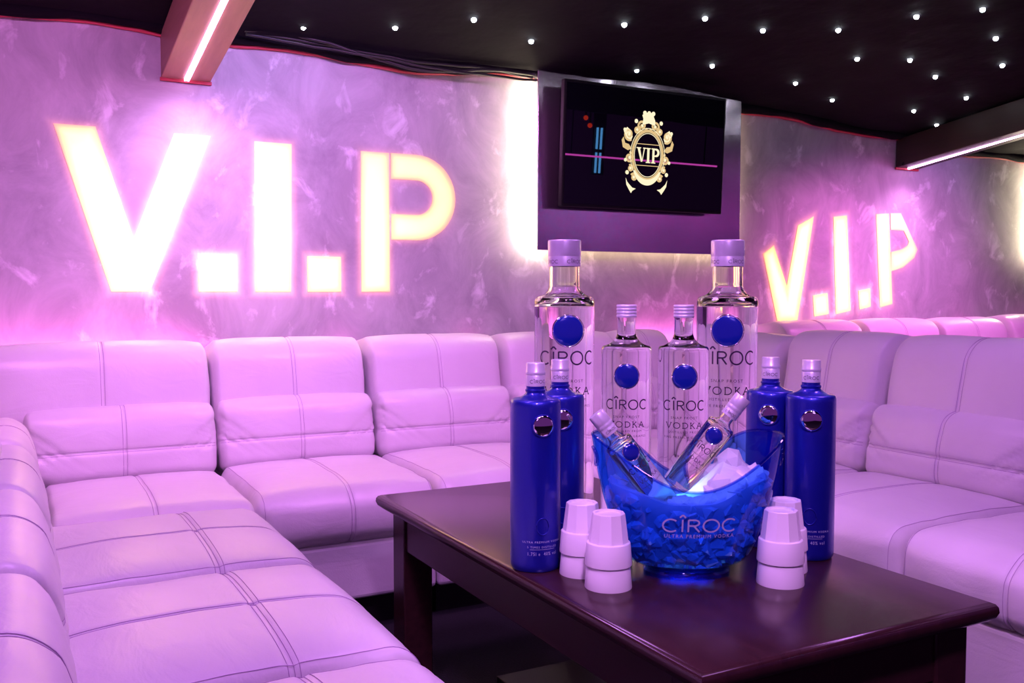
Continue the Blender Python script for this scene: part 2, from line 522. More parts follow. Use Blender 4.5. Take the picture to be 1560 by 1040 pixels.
# screen picture: crest.  origin of the picture at the crest centre
CX, CZ, CS = 0.0, 0.253, 0.80
def scr(d):
    def f(x, z):
        return TILT @ Vector((CX + x * CS, -0.0482 - d, CZ + z * CS))
    return f
g = MB(); g2 = MB(); s0 = scr(0.0); s1 = scr(0.0006)
ribbon(g, arc(0, 0, 0.106, 0.138, 0, 360, 60)[:-1], 0.016, True, s0)
ribbon(g2, arc(0, 0, 0.094, 0.124, 0, 360, 60)[:-1], 0.004, True, s1)
ribbon(g2, arc(0, 0, 0.121, 0.153, 0, 360, 60)[:-1], 0.004, True, s1)
ribbon(g2, arc(0, -0.006, 0.112, 0.150, 215, 325, 30), [0.012 + 0.022 * math.sin(PI * i / 30) for i in range(31)], False, s1)
def spiral(cx, cy, r0, r1, a0, turns, n=40):
    return [(cx + (r0 + (r1 - r0) * i / n) * math.cos(R(a0) + turns * 2 * PI * i / n), cy + (r0 + (r1 - r0) * i / n) * math.sin(R(a0) + turns * 2 * PI * i / n)) for i in range(n + 1)]
for sx in (-1, 1):
    def mir(pts): return [(sx * x, y) for (x, y) in pts]
    for (cx, cy, r, a0, tn) in ((0.045, 0.165, 0.036, 200, 1.6), (0.080, 0.140, 0.022, 120, 1.4), (0.135, 0.110, 0.034, 240, 1.5), (0.128, -0.020, 0.030, 90, 1.6),
                                (0.118, -0.080, 0.018, 60, 1.4), (0.092, -0.130, 0.022, 30, 1.4)):
        ribbon(g, mir(spiral(cx, cy, r, 0.004, a0, tn)), 0.013, False, s0)
        disc2(g2, sx * cx, cy, 0.008, 0.008, s1)
    for (cx, cy, r) in ((0.088, 0.188, 0.012), (0.155, -0.035, 0.010), (0.140, -0.105, 0.012), (0.165, 0.135, 0.010)):
        disc2(g2, sx * cx, cy, r, r, s1)
    # leaves at the sides
    poly2(g, mir([(0.112, 0.03), (0.14, 0.02), (0.175, 0.035), (0.185, 0.075), (0.172, 0.095), (0.160, 0.06), (0.135, 0.055)]), s0)
    poly2(g2, mir([(0.12, 0.075), (0.15, 0.085), (0.172, 0.125), (0.15, 0.150), (0.125, 0.135), (0.11, 0.10)]), s0)
    # detached lower leaves
    poly2(g2, mir([(0.075, -0.195), (0.10, -0.190), (0.118, -0.175), (0.135, -0.160), (0.148, -0.135), (0.142, -0.175), (0.125, -0.200), (0.108, -0.222), (0.098, -0.208)]), s0)
# crown on top
poly2(g2, [(-0.045, 0.170), (-0.040, 0.205), (-0.048, 0.225), (-0.022, 0.242), (0.0, 0.236), (0.026, 0.246), (0.034, 0.220), (0.044, 0.200), (0.046, 0.170), (0.0, 0.182)], s1)
for x in (-0.03, 0.0, 0.03): disc2(g2, x, 0.238, 0.013, 0.013, s1)
g.build('crest_scrolls', M['gold'], tv); g2.build('crest_highlights', M['goldlite'], tv)
# serif V I P + two rules
w = MB()
def pol(*p): poly2(w, p, s1)
def sb(x0, x1, z0, z1): pol((x0, z0), (x1, z0), (x1, z1), (x0, z1))
pol((-0.073, 0.038), (-0.056, 0.038), (-0.036, -0.038), (-0.047, -0.040)); pol((-0.028, 0.038), (-0.021, 0.038), (-0.036, -0.038), (-0.041, -0.038))
sb(-0.080, -0.048, 0.036, 0.042); sb(-0.034, -0.014, 0.036, 0.042)
sb(-0.004, 0.012, -0.040, 0.040); sb(-0.012, 0.020, 0.036, 0.042); sb(-0.012, 0.020, -0.044, -0.038)
sb(0.033, 0.048, -0.040, 0.040); sb(0.026, 0.056, -0.044, -0.038); sb(0.026, 0.052, 0.036, 0.042)
ribbon(w, [(0.045, 0.037)] + arc(0.058, 0.018, 0.018, 0.019, 90, -90, 14) + [(0.045, -0.002)], [0.007] + [0.010 + 0.006 * math.sin(PI * i / 14) for i in range(15)] + [0.007], False, s1)
w.build('crest_lettering', M['goldlite'], tv)
for z in (0.062, -0.060):
    w = MB(); ribbon(w, line((-0.083, z), (0.083, z)), 0.004, False, s1)
    w.build('crest_rule', M['gold'], tv)

# ------------------------------------------------------------------ V.I.P. wall lettering + projectors
def thin_poly(mb, pts, y0, y1):
    k = len(mb.v); n = len(pts)
    area = sum(pts[i][0] * pts[(i + 1) % n][1] - pts[(i + 1) % n][0] * pts[i][1] for i in range(n))
    if area < 0: pts = pts[::-1]
    for y in (y0, y1):
        for p in pts: mb.v.append(Vector((p[0], y, p[1])))
    mb.f.append(tuple(k + i for i in range(n)))
    mb.f.append(tuple(k + n + i for i in reversed(range(n))))
    for i in range(n):
        j = (i + 1) % n
        mb.f.append((k + j, k + i, k + n + i, k + n + j))
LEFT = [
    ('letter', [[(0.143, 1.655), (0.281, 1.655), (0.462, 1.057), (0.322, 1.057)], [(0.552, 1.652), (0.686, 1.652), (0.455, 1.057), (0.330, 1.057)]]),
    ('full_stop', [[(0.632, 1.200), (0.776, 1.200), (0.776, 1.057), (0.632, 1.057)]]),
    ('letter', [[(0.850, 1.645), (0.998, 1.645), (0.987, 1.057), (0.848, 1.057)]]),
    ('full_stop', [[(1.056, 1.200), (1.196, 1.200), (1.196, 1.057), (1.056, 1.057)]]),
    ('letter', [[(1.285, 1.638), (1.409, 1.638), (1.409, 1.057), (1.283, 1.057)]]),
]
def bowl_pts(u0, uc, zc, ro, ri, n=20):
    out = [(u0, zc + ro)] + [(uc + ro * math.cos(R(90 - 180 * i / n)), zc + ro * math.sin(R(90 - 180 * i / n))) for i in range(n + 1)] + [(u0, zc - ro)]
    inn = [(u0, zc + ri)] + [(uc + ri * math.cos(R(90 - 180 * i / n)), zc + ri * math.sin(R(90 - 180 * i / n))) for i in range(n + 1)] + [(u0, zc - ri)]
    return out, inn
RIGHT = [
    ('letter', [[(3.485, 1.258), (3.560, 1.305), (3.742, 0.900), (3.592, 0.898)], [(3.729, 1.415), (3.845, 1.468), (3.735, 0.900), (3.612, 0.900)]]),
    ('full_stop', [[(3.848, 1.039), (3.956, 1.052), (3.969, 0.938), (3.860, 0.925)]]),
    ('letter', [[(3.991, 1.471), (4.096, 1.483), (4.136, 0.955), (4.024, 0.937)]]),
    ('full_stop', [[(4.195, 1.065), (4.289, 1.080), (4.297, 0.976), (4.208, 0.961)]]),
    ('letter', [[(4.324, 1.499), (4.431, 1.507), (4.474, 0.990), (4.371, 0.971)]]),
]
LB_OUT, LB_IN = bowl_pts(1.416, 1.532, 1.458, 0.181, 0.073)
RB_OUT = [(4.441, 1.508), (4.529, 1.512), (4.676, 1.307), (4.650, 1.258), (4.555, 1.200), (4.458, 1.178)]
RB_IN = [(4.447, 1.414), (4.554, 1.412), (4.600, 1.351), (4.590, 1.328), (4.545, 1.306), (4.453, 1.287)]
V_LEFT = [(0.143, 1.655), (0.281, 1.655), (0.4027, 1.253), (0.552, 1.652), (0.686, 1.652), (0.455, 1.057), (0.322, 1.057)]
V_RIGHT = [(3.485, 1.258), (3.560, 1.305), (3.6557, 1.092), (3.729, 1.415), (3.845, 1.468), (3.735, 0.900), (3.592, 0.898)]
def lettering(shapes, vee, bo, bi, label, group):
    t = empty('wall_lettering', (0, 0, 0))  # thin cream shapes added where the projected letters of light fall
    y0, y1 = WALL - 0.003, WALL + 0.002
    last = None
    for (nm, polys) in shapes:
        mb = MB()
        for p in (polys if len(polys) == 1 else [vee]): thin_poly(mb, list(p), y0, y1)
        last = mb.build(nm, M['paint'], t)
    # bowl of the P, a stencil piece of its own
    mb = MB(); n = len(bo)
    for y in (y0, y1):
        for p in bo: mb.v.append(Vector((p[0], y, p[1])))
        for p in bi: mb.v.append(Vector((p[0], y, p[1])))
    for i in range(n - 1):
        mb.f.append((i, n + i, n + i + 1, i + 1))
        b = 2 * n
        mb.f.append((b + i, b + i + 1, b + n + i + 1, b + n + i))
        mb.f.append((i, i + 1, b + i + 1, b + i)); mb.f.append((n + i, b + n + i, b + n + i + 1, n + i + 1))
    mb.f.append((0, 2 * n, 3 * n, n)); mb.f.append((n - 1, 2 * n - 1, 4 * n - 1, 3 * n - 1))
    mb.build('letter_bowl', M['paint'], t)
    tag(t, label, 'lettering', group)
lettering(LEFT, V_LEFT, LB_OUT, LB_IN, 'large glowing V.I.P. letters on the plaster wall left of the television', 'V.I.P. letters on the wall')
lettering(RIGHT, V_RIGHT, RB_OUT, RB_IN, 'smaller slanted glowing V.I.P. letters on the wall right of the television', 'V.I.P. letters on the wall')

def gobo(name, loc, polys, outer, inner, energy, core=(1.0, 0.80, 0.34), cone=70, soft=0.017, wash=0.05, wash_len=0.07, wash_col=(1.0, 0.40, 0.62), hot=(0.75, 1.2, 0.6, 0.35)):
    """stencil projector: a spot lamp aimed square at the wall whose beam is cut to the letter shapes"""
    L = bpy.data.lights.new(name, 'SPOT'); L.energy = energy; L.spot_size = R(cone); L.spot_blend = 0.1; L.shadow_soft_size = 0.01
    L.use_nodes = True
    nt = L.node_tree; N = nt.nodes; K = nt.links
    em = N['Emission']
    tc = N.new('ShaderNodeTexCoord'); sp = N.new('ShaderNodeSeparateXYZ'); K.new(tc.outputs['Normal'], sp.inputs[0])
    def mth(op, a, b=None, clamp=False):
        x = N.new('ShaderNodeMath'); x.operation = op; x.use_clamp = clamp
        for i, q in enumerate((a, b)):
            if q is None: continue
            if isinstance(q, (int, float)): x.inputs[i].default_value = q
            else: K.new(q, x.inputs[i])
        return x.outputs[0]
    D = WALL - loc[1]
    xz = mth('DIVIDE', sp.outputs[0], sp.outputs[2]); yz = mth('DIVIDE', sp.outputs[1], sp.outputs[2])
    U = mth('ADD', mth('MULTIPLY', xz, -D), loc[0]); Z = mth('ADD', mth('MULTIPLY', yz, -D), loc[2])
    cv = N.new('ShaderNodeCombineXYZ'); K.new(U, cv.inputs[0]); K.new(Z, cv.inputs[1]); cv.inputs[2].default_value = 1
    def convex(pts):
        n = len(pts)
        cx = sum(p[0] for p in pts) / n; cy = sum(p[1] for p in pts) / n
        d = None
        for i in range(n):
            a = pts[i]; b = pts[(i + 1) % n]
            ex, ey = b[0] - a[0], b[1] - a[1]; l = math.hypot(ex, ey)
            nx, ny = -ey / l, ex / l
            c = -(nx * a[0] + ny * a[1])
            if nx * cx + ny * cy + c < 0: nx, ny, c = -nx, -ny, -c
            dn = N.new('ShaderNodeVectorMath'); dn.operation = 'DOT_PRODUCT'
            K.new(cv.outputs[0], dn.inputs[0]); dn.inputs[1].default_value = (nx, ny, c)
            d = dn.outputs['Value'] if d is None else mth('MINIMUM', d, dn.outputs['Value'])
        return d
    def thin(pts, k=8):
        if len(pts) <= 8: return pts
        s = [pts[0]] + [pts[1 + round(i * (len(pts) - 3) / k)] for i in range(k + 1)] + [pts[-1]]
        return s
    tot = None
    for p in polys:
        d = convex(p); tot = d if tot is None else mth('MAXIMUM', tot, d)
    do = convex(thin(outer))
    big = [(inner[0][0] - 0.5, inner[0][1])] + thin(inner)[0:] + [(inner[-1][0] - 0.5, inner[-1][1])]
    di = convex(big)
    tot = mth('MAXIMUM', tot, mth('MINIMUM', do, mth('MULTIPLY', di, -1.0)))
    mr = N.new('ShaderNodeMapRange'); K.new(tot, mr.inputs[0])
    mr.inputs[1].default_value = -soft * 2; mr.inputs[2].default_value = soft * 2
    cr = N.new('ShaderNodeValToRGB'); K.new(mr.outputs[0], cr.inputs[0])
    e = cr.color_ramp.elements
    e[0].position = 0.12; e[0].color = (0, 0, 0, 1)
    e[1].position = 0.95; e[1].color = (*core, 1)
    x = e.new(0.42); x.color = (0.22, 0.06, 0.05, 1)
    x = e.new(0.62); x.color = (0.55, 0.27, 0.06, 1)
    ws = mth('MULTIPLY', mth('EXPONENT', mth('DIVIDE', mth('MINIMUM', tot, 0.0), wash_len)), wash)
    vm = N.new('ShaderNodeVectorMath'); vm.operation = 'SCALE'; vm.inputs[0].default_value = wash_col; K.new(ws, vm.inputs['Scale'])
    va = N.new('ShaderNodeVectorMath'); va.operation = 'ADD'; K.new(cr.outputs[0], va.inputs[0]); K.new(vm.outputs[0], va.inputs[1])
    # hot middle of the beam
    du = mth('DIVIDE', mth('SUBTRACT', U, hot[0]), hot[2]); dz = mth('DIVIDE', mth('SUBTRACT', Z, hot[1]), hot[3])
    rr = mth('ADD', mth('MULTIPLY', du, du), mth('MULTIPLY', dz, dz))
    hs = mth('ADD', mth('MULTIPLY', mth('EXPONENT', mth('MULTIPLY', rr, -1.0)), 0.85), 0.15)
    vh = N.new('ShaderNodeVectorMath'); vh.operation = 'SCALE'; K.new(va.outputs[0], vh.inputs[0]); K.new(hs, vh.inputs['Scale'])
    K.new(vh.outputs[0], em.inputs['Color'])
    o = bpy.data.objects.new(name, L); col.objects.link(o)
    o.location = loc; o.rotation_euler = (R(90), 0, 0)
    return o
gobo('stencil_projector', (0.95, 0.4, 2.20), [p for s in LEFT for p in s[1]], LB_OUT, LB_IN, 5200, wash=0.06, wash_len=0.07, hot=(0.72, 1.20, 0.62, 0.36))
gobo('stencil_projector', (4.05, 0.4, 2.20), [p for s in RIGHT for p in s[1]], RB_OUT, RB_IN, 4200, soft=0.022, wash=0.06, wash_len=0.06, hot=(4.0, 1.12, 0.55, 0.40))

# ------------------------------------------------------------------ sofas
def surf_fn(h, r, disp):
    hx, hy, hz = h
    def S(q):
        p = Vector((q[0] * hx, q[1] * hy, q[2] * hz))
        rx, ry, rz = r
        inner = Vector((max(-(hx - rx), min(hx - rx, p.x)), max(-(hy - ry), min(hy - ry, p.y)), max(-(hz - rz), min(hz - rz, p.z))))
        d = p - inner
        e = Vector((d.x / rx, d.y / ry, d.z / rz))
        e = e.normalized() if e.length > 1e-9 else Vector((0, 0, 1))
        b = inner + Vector((e.x * rx, e.y * ry, e.z * rz))
        n = Vector((e.x / rx, e.y / ry, e.z / rz)).normalized()
        return disp(b, n, q), n
    return S

def grid_vals(h, r, step):
    # samples along an axis, denser towards the rounded ends
    m = max(3, int(2 * (h - r) / step))
    vals = [-(h - r) + 2 * (h - r) * i / m for i in range(m + 1)]
    e = 5
    lo = [-h + r * (1 - math.cos(PI / 2 * i / e)) * 1.0 for i in range(e)]
    lo = [-h + r * (i / e) for i in range(e)]
    return [x / h for x in lo + vals + [-x for x in reversed(lo)]]

def cushion(name, h, r, disp, mat, parent, step=0.018, M4=None, seams=(), fine=((), (), ())):
    S = surf_fn(h, r, disp)
    gs = []
    for i in range(3):
        vals = grid_vals(h[i], r[i], step)
        for c in fine[i]:
            ex = [(c + d) / h[i] for d in (-0.017, -0.011, -0.006, -0.003, 0.0, 0.003, 0.006, 0.011, 0.017)]
            vals = [x for x in vals if not (ex[0] - 0.004 / h[i] < x < ex[-1] + 0.004 / h[i])] + ex
        gs.append(sorted(vals))
    gx, gy, gz = gs
    idx = {}; verts = []; faces = []
    def vid(q):
        k = (round(q[0], 5), round(q[1], 5), round(q[2], 5))
        if k not in idx:
            idx[k] = len(verts)
            p, _ = S(q)
            verts.append((M4 @ p) if M4 else p)
        return idx[k]
    def face(ax, sg):
        A, B = [(gy, gz), (gz, gx), (gx, gy)][ax]
        for i in range(len(A) - 1):
            for j in range(len(B) - 1):
                qs = []
                for (a, b) in ((A[i], B[j]), (A[i + 1], B[j]), (A[i + 1], B[j + 1]), (A[i], B[j + 1])):
                    q = [0, 0, 0]; q[ax] = sg; q[(ax + 1) % 3] = a; q[(ax + 2) % 3] = b
                    qs.append(vid(q))
                faces.append(tuple(qs if sg > 0 else qs[::-1]))
    for ax in range(3):
        for sg in (-1, 1): face(ax, sg)
    o = link_mesh(name, verts, faces, mat, parent, smooth=True)
    if seams:
        mb = MB()
        for path in seams:
            pts = []
            for q in path:
                p, n = S(q)
                p = p + n * 0.0004
                pts.append((M4 @ p) if M4 else p)
            mb.tube(pts, 0.0007, 4)
        mb.build('stitching', M['thread'], o)
    return o

def g(x, s): return math.exp(-(x / s) ** 2)

def wrinkle(b, seed, amp, fx, fy, fz):
    return amp * (noise.noise((b.x * fx + seed, b.y * fy - seed, b.z * fz + 2 * seed)) + 0.5 * noise.noise((b.x * fx * 2.3 + seed, b.y * fy * 2.3, b.z * fz * 2.3 - seed)))

def seat_cushion(parent, W, seed, dseam=True, wseam=False, D=0.60, y0=0.0, x0=0.0, ztop=0.452, side_piping=True):
    hx, hy, hz = W / 2 - 0.005, D / 2, 0.088
    off = Vector((x0, y0 + hy, ztop - hz))
    wy = -0.08                                   # where the lengthwise seam crosses, local y
    def disp(b, n, q):
        ax, ay = abs(b.x) / hx, b.y / hy
        crown = (1 - ax ** 4) * (1 - abs(ay) ** 3.2)
        p = b.copy()
        p.z += max(0, n.z) * 0.026 * crown
        p.y -= max(0, -n.y) * (0.004 if not side_piping else 0.022) * (1 - ax ** 4) * (1 - (b.z / hz) ** 2)
        dip = 0
        if dseam: dip += 0.0045 * g(b.x, 0.007)
        if wseam: dip += 0.005 * g(b.y - wy, 0.008) * max(0, n.z)
        edge = max(ax ** 6, max(0, ay) ** 4 * 0.8, 0.25)
        wv = wrinkle(b, seed, 0.0075, 6, 9, 8) * edge
        # gathered corner at the front
        wv += 0.004 * math.sin(b.x * 150) * g(abs(b.x) - hx, 0.05) * g(b.y + hy, 0.05)
        p += n * (wv - dip)
        p.x = max(-hx - 0.003, min(hx + 0.003, p.x))
        return p + off
    sm = []
    if dseam:
        for dx in (-0.006, 0.006):
            a = dx / hx
            top = [(a, 1 - 2 * i / 50, 1) for i in range(51)]
            fr = [(a, -1, 1 - 2 * i / 20) for i in range(1, 21)]
            sm.append(top + fr)
    if wseam:
        for dy in (-0.013, -0.004, 0.006):
            sm.append([(-1 + 2 * i / 60, (wy + dy) / hy, 1) for i in range(61)])
    if side_piping:
        for sg in (-1, 1):
            a = sg * (1 - 0.022 / hx)
            sm.append([(a, 1 - 2 * i / 50, 1) for i in range(51)] + [(a, -1, 1 - 2 * i / 20) for i in range(1, 15)])
    return cushion('seat_cushion', (hx, hy, hz), (0.026, 0.060, 0.055), disp, M['leather'], parent, seams=sm,
                   fine=((0.0,) if dseam else (), (wy,) if wseam else (), ()))

def lumbar(parent, W, seed, M4, x0=0.0, hseam=True):
    hx, hy, hz = W / 2 - 0.005, 0.065, 0.122
    zs = -0.018
    def disp(b, n, q):
        ax, az = abs(b.x) / hx, b.z / hz
        p = b.copy()
        fr = max(0, -n.y)
        p.y -= fr * 0.026 * (1 - ax ** 6) * (1 - 0.75 * az ** 2)
        p.z += max(0, n.z) * 0.010 * (1 - ax ** 4)
        dip = 0.0035 * g(b.x, 0.007)
        if hseam: dip += 0.006 * g(b.z - zs, 0.009) * fr
        # diagonal pull folds from the top corners
        fold = 0
        for k in range(3):
            c = (hx - abs(b.x)) * 0.75 + (b.z - hz) * 1.0 + 0.055 + 0.028 * k
            fold += 0.013 * g(c, 0.009) * g(abs(b.x) - hx, 0.13 - 0.025 * k)
        wv = wrinkle(b, seed, 0.006, 9, 9, 16) * max(0.35, ax ** 4)
        p += n * (wv - dip - fold * fr)
        p.x = max(-hx - 0.003, min(hx + 0.003, p.x))
        return p + Vector((x0, 0, 0))
    sm = []
    for dx in (-0.006, 0.006):
        sm.append([(dx / hx, 0.3 - 1.3 * i / 8, 1) for i in range(8)] + [(dx / hx, -1, 1 - 2 * i / 30) for i in range(31)])
    if hseam:
        for dz in (-0.005, 0.005):
            sm.append([(-1 + 2 * i / 60, -1, (zs + dz) / hz) for i in range(61)])
    return cushion('lumbar_cushion', (hx, hy, hz), (0.026, 0.050, 0.045), disp, M['leather'], parent, step=0.011, M4=M4, seams=sm, fine=((0.0,), (), (zs,) if hseam else ()))

def upper_back(parent, W, seed, M4, x0=0.0):
    hx, hy, hz = W / 2 - 0.005, 0.165, 0.235
    def disp(b, n, q):
        ax, az = abs(b.x) / hx, b.z / hz
        p = b.copy()
        fr = max(0, -n.y)
        p.y -= fr * 0.018 * (1 - ax ** 6) * (1 - az ** 2)
        p.z += max(0, n.z) * 0.014 * (1 - ax ** 5)
        dip = 0.0035 * g(b.x, 0.007)
        wv = wrinkle(b, seed, 0.008, 5, 6, 5) * max(0.3, ax ** 5)
        p += n * (wv - dip)
        p.x = max(-hx - 0.003, min(hx + 0.003, p.x))
        return p + Vector((x0, 0, 0))
    sm = []
    for dx in (-0.006, 0.006):
        sm.append([(dx / hx, 0.8 - 1.8 * i / 24, 1) for i in range(24)] + [(dx / hx, -1, 1 - 2 * i / 40) for i in range(41)])
    return cushion('backrest_cushion', (hx, hy, hz), (0.026, 0.11, 0.085), disp, M['leather'], parent, step=0.024, M4=M4, seams=sm, fine=((0.0,), (), ()))

M_LUM = Matrix.Translation((0, 0.628, 0.551)) @ Matrix.Rotation(R(-9), 4, 'X')
M_UP = Matrix.Translation((0, 0.808, 0.632)) @ Matrix.Rotation(R(-9), 4, 'X')

def base_block(parent, x0, x1, y0, y1):
    b = MB().box(x0, y0, 0.105, x1, y1, 0.285).build('base', M['leather'], parent); bevel(b, 0.014, 3)
    MB().box(x0 + 0.02, y0 + 0.07, 0, x1 - 0.02, y1 - 0.05, 0.107).build('plinth', M['plinth'], parent)

def back_shell(parent, x0, x1, y0=0.70, y1=0.985):
    b = MB().box(x0, y0, 0.26, x1, y1, 0.70).build('back_shell', M['leather'], parent); bevel(b, 0.03, 3)

def section(loc, rz, W, label, seed, dseam=True, wseam=False, hseam=True, dz=0.0):
    t = empty('sofa_section', loc, rz)
    seat_cushion(t, W, seed, dseam, wseam)
    lumbar(t, W, seed + 3.1, M_LUM, hseam=hseam)
    upper_back(t, W, seed + 5.7, Matrix.Translation((0, 0, dz)) @ M_UP)
    base_block(t, -W / 2 + 0.003, W / 2 - 0.003, 0.012, 0.96)
    back_shell(t, -W / 2 + 0.004, W / 2 - 0.004)
    tag(t, label, 'sofa', 'white leather sofa sections')
    return t

RZ_L, RZ_R = R(90), R(-90)
BF = 2.735      # front line of the back run (v)
LF = 0.600      # front line of the left run (u)
RF = 1.960      # front line of the right run (u)
# back run
section((0.90, BF, 0), 0, 0.58, 'white leather sofa section under the I and second full stop of the large letters', 2.3)
section((1.48, BF, 0), 0, 0.58, 'white leather sofa section against the back wall under the large P', 4.9)
section((2.06, BF, 0), 0, 0.58, 'white leather sofa section against the back wall, behind the left blue bottles, under the television', 7.7)
# left run (faces +u)
section((LF, 2.355, 0), RZ_L, 0.61, 'white leather sofa section on the left, one seat before the corner', 11.2, True, True)
section((LF, 1.745, 0), RZ_L, 0.61, 'white leather sofa section on the left with crossing seams, largest seat in view', 13.9, True, True)
section((LF, 1.135, 0), RZ_L, 0.61, 'white leather sofa section nearest the camera, cut by the bottom edge of the photo', 16.1, True, True)
# right run (faces -u)
section((RF, 2.462, 0), RZ_R, 0.485, 'white leather sofa section on the right behind the right-hand blue bottles', 19.4, dz=0.025)
section((RF, 1.915, 0), RZ_R, 0.61, 'white leather sofa section on the right with full pillow back beside the table', 21.8, dz=0.025)
section((RF, 1.305, 0), RZ_R, 0.61, 'white leather sofa section nearest on the right, at the right edge behind the table corner', 24.2, dz=0.025)

# corner sections
def corner(loc, W, Dd, side, label, seed):
    """seat square with a back along the wall and a back along one side (side = -1 left, +1 right)"""
    t = empty('sofa_corner', loc)
    seat_cushion(t, W, seed, dseam=(side < 0), wseam=False, D=Dd + 0.06, side_piping=False)
    # lengthwise double seam carried on from the run at right angles
    lumbar(t, W + 0.05, seed + 1.3, M_LUM, x0=side * 0.026)
    upper_back(t, W + 0.16, seed + 2.9, M_UP, x0=side * 0.08)
    # side back, turned a quarter
    Q = Matrix.Translation((side * (W / 2 - 0.545), 0, 0)) @ Matrix.Rotation(R(90 if side < 0 else -90), 4, 'Z')
    sh = Matrix.Translation((-side * -1 * 0.0, 0, 0))
    ML = Matrix.Translation((side * (W / 2 + 0.03), Dd / 2, 0)) @ Matrix.Rotation(R(90 if side < 0 else -90), 4, 'Z') @ Matrix.Translation((0, -0.0, 0))
    lumbar(t, Dd, seed + 4.3, ML @ Matrix.Translation((0, 0.065, 0.551)) @ Matrix.Rotation(R(-9), 4, 'X'))
    upper_back(t, Dd - 0.01, seed + 6.1, ML @ Matrix.Translation((0.0, 0.270, 0.632)) @ Matrix.Rotation(R(-9), 4, 'X'), x0=(0.0))
    x0, x1 = (-W / 2 - 0.42, W / 2 - 0.003) if side < 0 else (-W / 2 + 0.003, W / 2 + 0.42)
    base_block(t, x0, x1, 0.012, 0.96)
    back_shell(t, x0, x1)
    tag(t, label, 'sofa', 'white leather sofa corner sections')
    return t
corner((0.335, 2.69, 0), 0.55, 0.53, -1, 'white leather corner section at the left end of the back wall under the large V', 31.0)
corner((2.415, BF, 0), 0.13, 0.53, 1, 'white leather curved corner section at the right, half hidden behind the large clear bottle', 33.0)

# neighbouring booth: only the tops of the backs show above our right run
xs = [3.30, 3.88, 4.46]
for i, x in enumerate(xs):
    section((x + 0.29, 2.735, 0), 0, 0.575, ['white leather sofa back of the next booth under the slanted V',
                                          'white leather sofa back of the next booth under the slanted I and second full stop',
                                          'white leather sofa back of the next booth under the slanted P'][i], 41 + i * 2.2, dz=0.03)
section((5.335, 2.735, 0), 0, 0.575, 'pink lit sofa back of the next booth at the far right edge', 51, dz=0.04)

# ------------------------------------------------------------------ coffee table
TU0, TU1, TV0, TV1, TZ = 0.866, 1.540, 1.045, 2.425, 0.50
tb = empty('coffee_table', ((TU0 + TU1) / 2, (TV0 + TV1) / 2, 0))
tag(tb, 'dark brown polished wooden coffee table carrying the bottles and ice bucket', 'table')
hw, hl = (TU1 - TU0) / 2, (TV1 - TV0) / 2
prof = [(0.030, TZ - 0.040), (0.014, TZ - 0.036), (0.004, TZ - 0.028), (0.0, TZ - 0.018), (0.001, TZ - 0.009), (0.005, TZ - 0.003), (0.012, TZ)]
v_, f_ = [], []
for (ins, z) in prof:
    x, y = hw - ins, hl - ins
    v_ += [(-x, -y, z), (x, -y, z), (x, y, z), (-x, y, z)]
for i in range(len(prof) - 1):
    for k in range(4):
        k2 = (k + 1) % 4
        f_.append((i * 4 + k, i * 4 + k2, i * 4 + 4 + k2, i * 4 + 4 + k))
f_.append((3, 2, 1, 0)); f_.append(tuple((len(prof) - 1) * 4 + k for k in range(4)))
top = link_mesh('tabletop', v_, f_, M['table'], tb)
sharp_by_angle(top.data, 50)
ap = 0.042
for (x0, y0, x1, y1) in ((-hw + ap, -hl + ap, -hw + ap + 0.025, hl - ap), (hw - ap - 0.025, -hl + ap, hw - ap, hl - ap), (-hw + ap, -hl + ap, hw - ap, -hl + ap + 0.025), (-hw + ap, hl - ap - 0.025, hw - ap, hl - ap)):
    bevel(MB().box(x0, y0, TZ - 0.135, x1, y1, TZ - 0.038).build('apron', M['table'], tb), 0.002)
for sx in (-1, 1):
    for sy in (-1, 1):
        x, y = sx * (hw - 0.036 - 0.041), sy * (hl - 0.036 - 0.041)
        bevel(MB().box(x - 0.041, y - 0.041, 0, x + 0.041, y + 0.041, TZ - 0.038).build('leg', M['table'], tb), 0.004)

fb = empty('floor_box', (1.26, 2.01, 0))
tag(fb, 'low dark box with a grey slotted edge strip on the floor under the table', 'floor box')
bevel(MB().box(-0.15, -0.17, 0, 0.10, 0.165, 0.038).build('lid', M['black'], fb), 0.003)
MB().box(0.10, -0.17, 0, 0.15, 0.165, 0.040).build('edge_strip', M['hatch'], fb)
MB().box(0.112, 0.02, 0.039, 0.138, 0.10, 0.0415).build('slot', M['black'], fb)

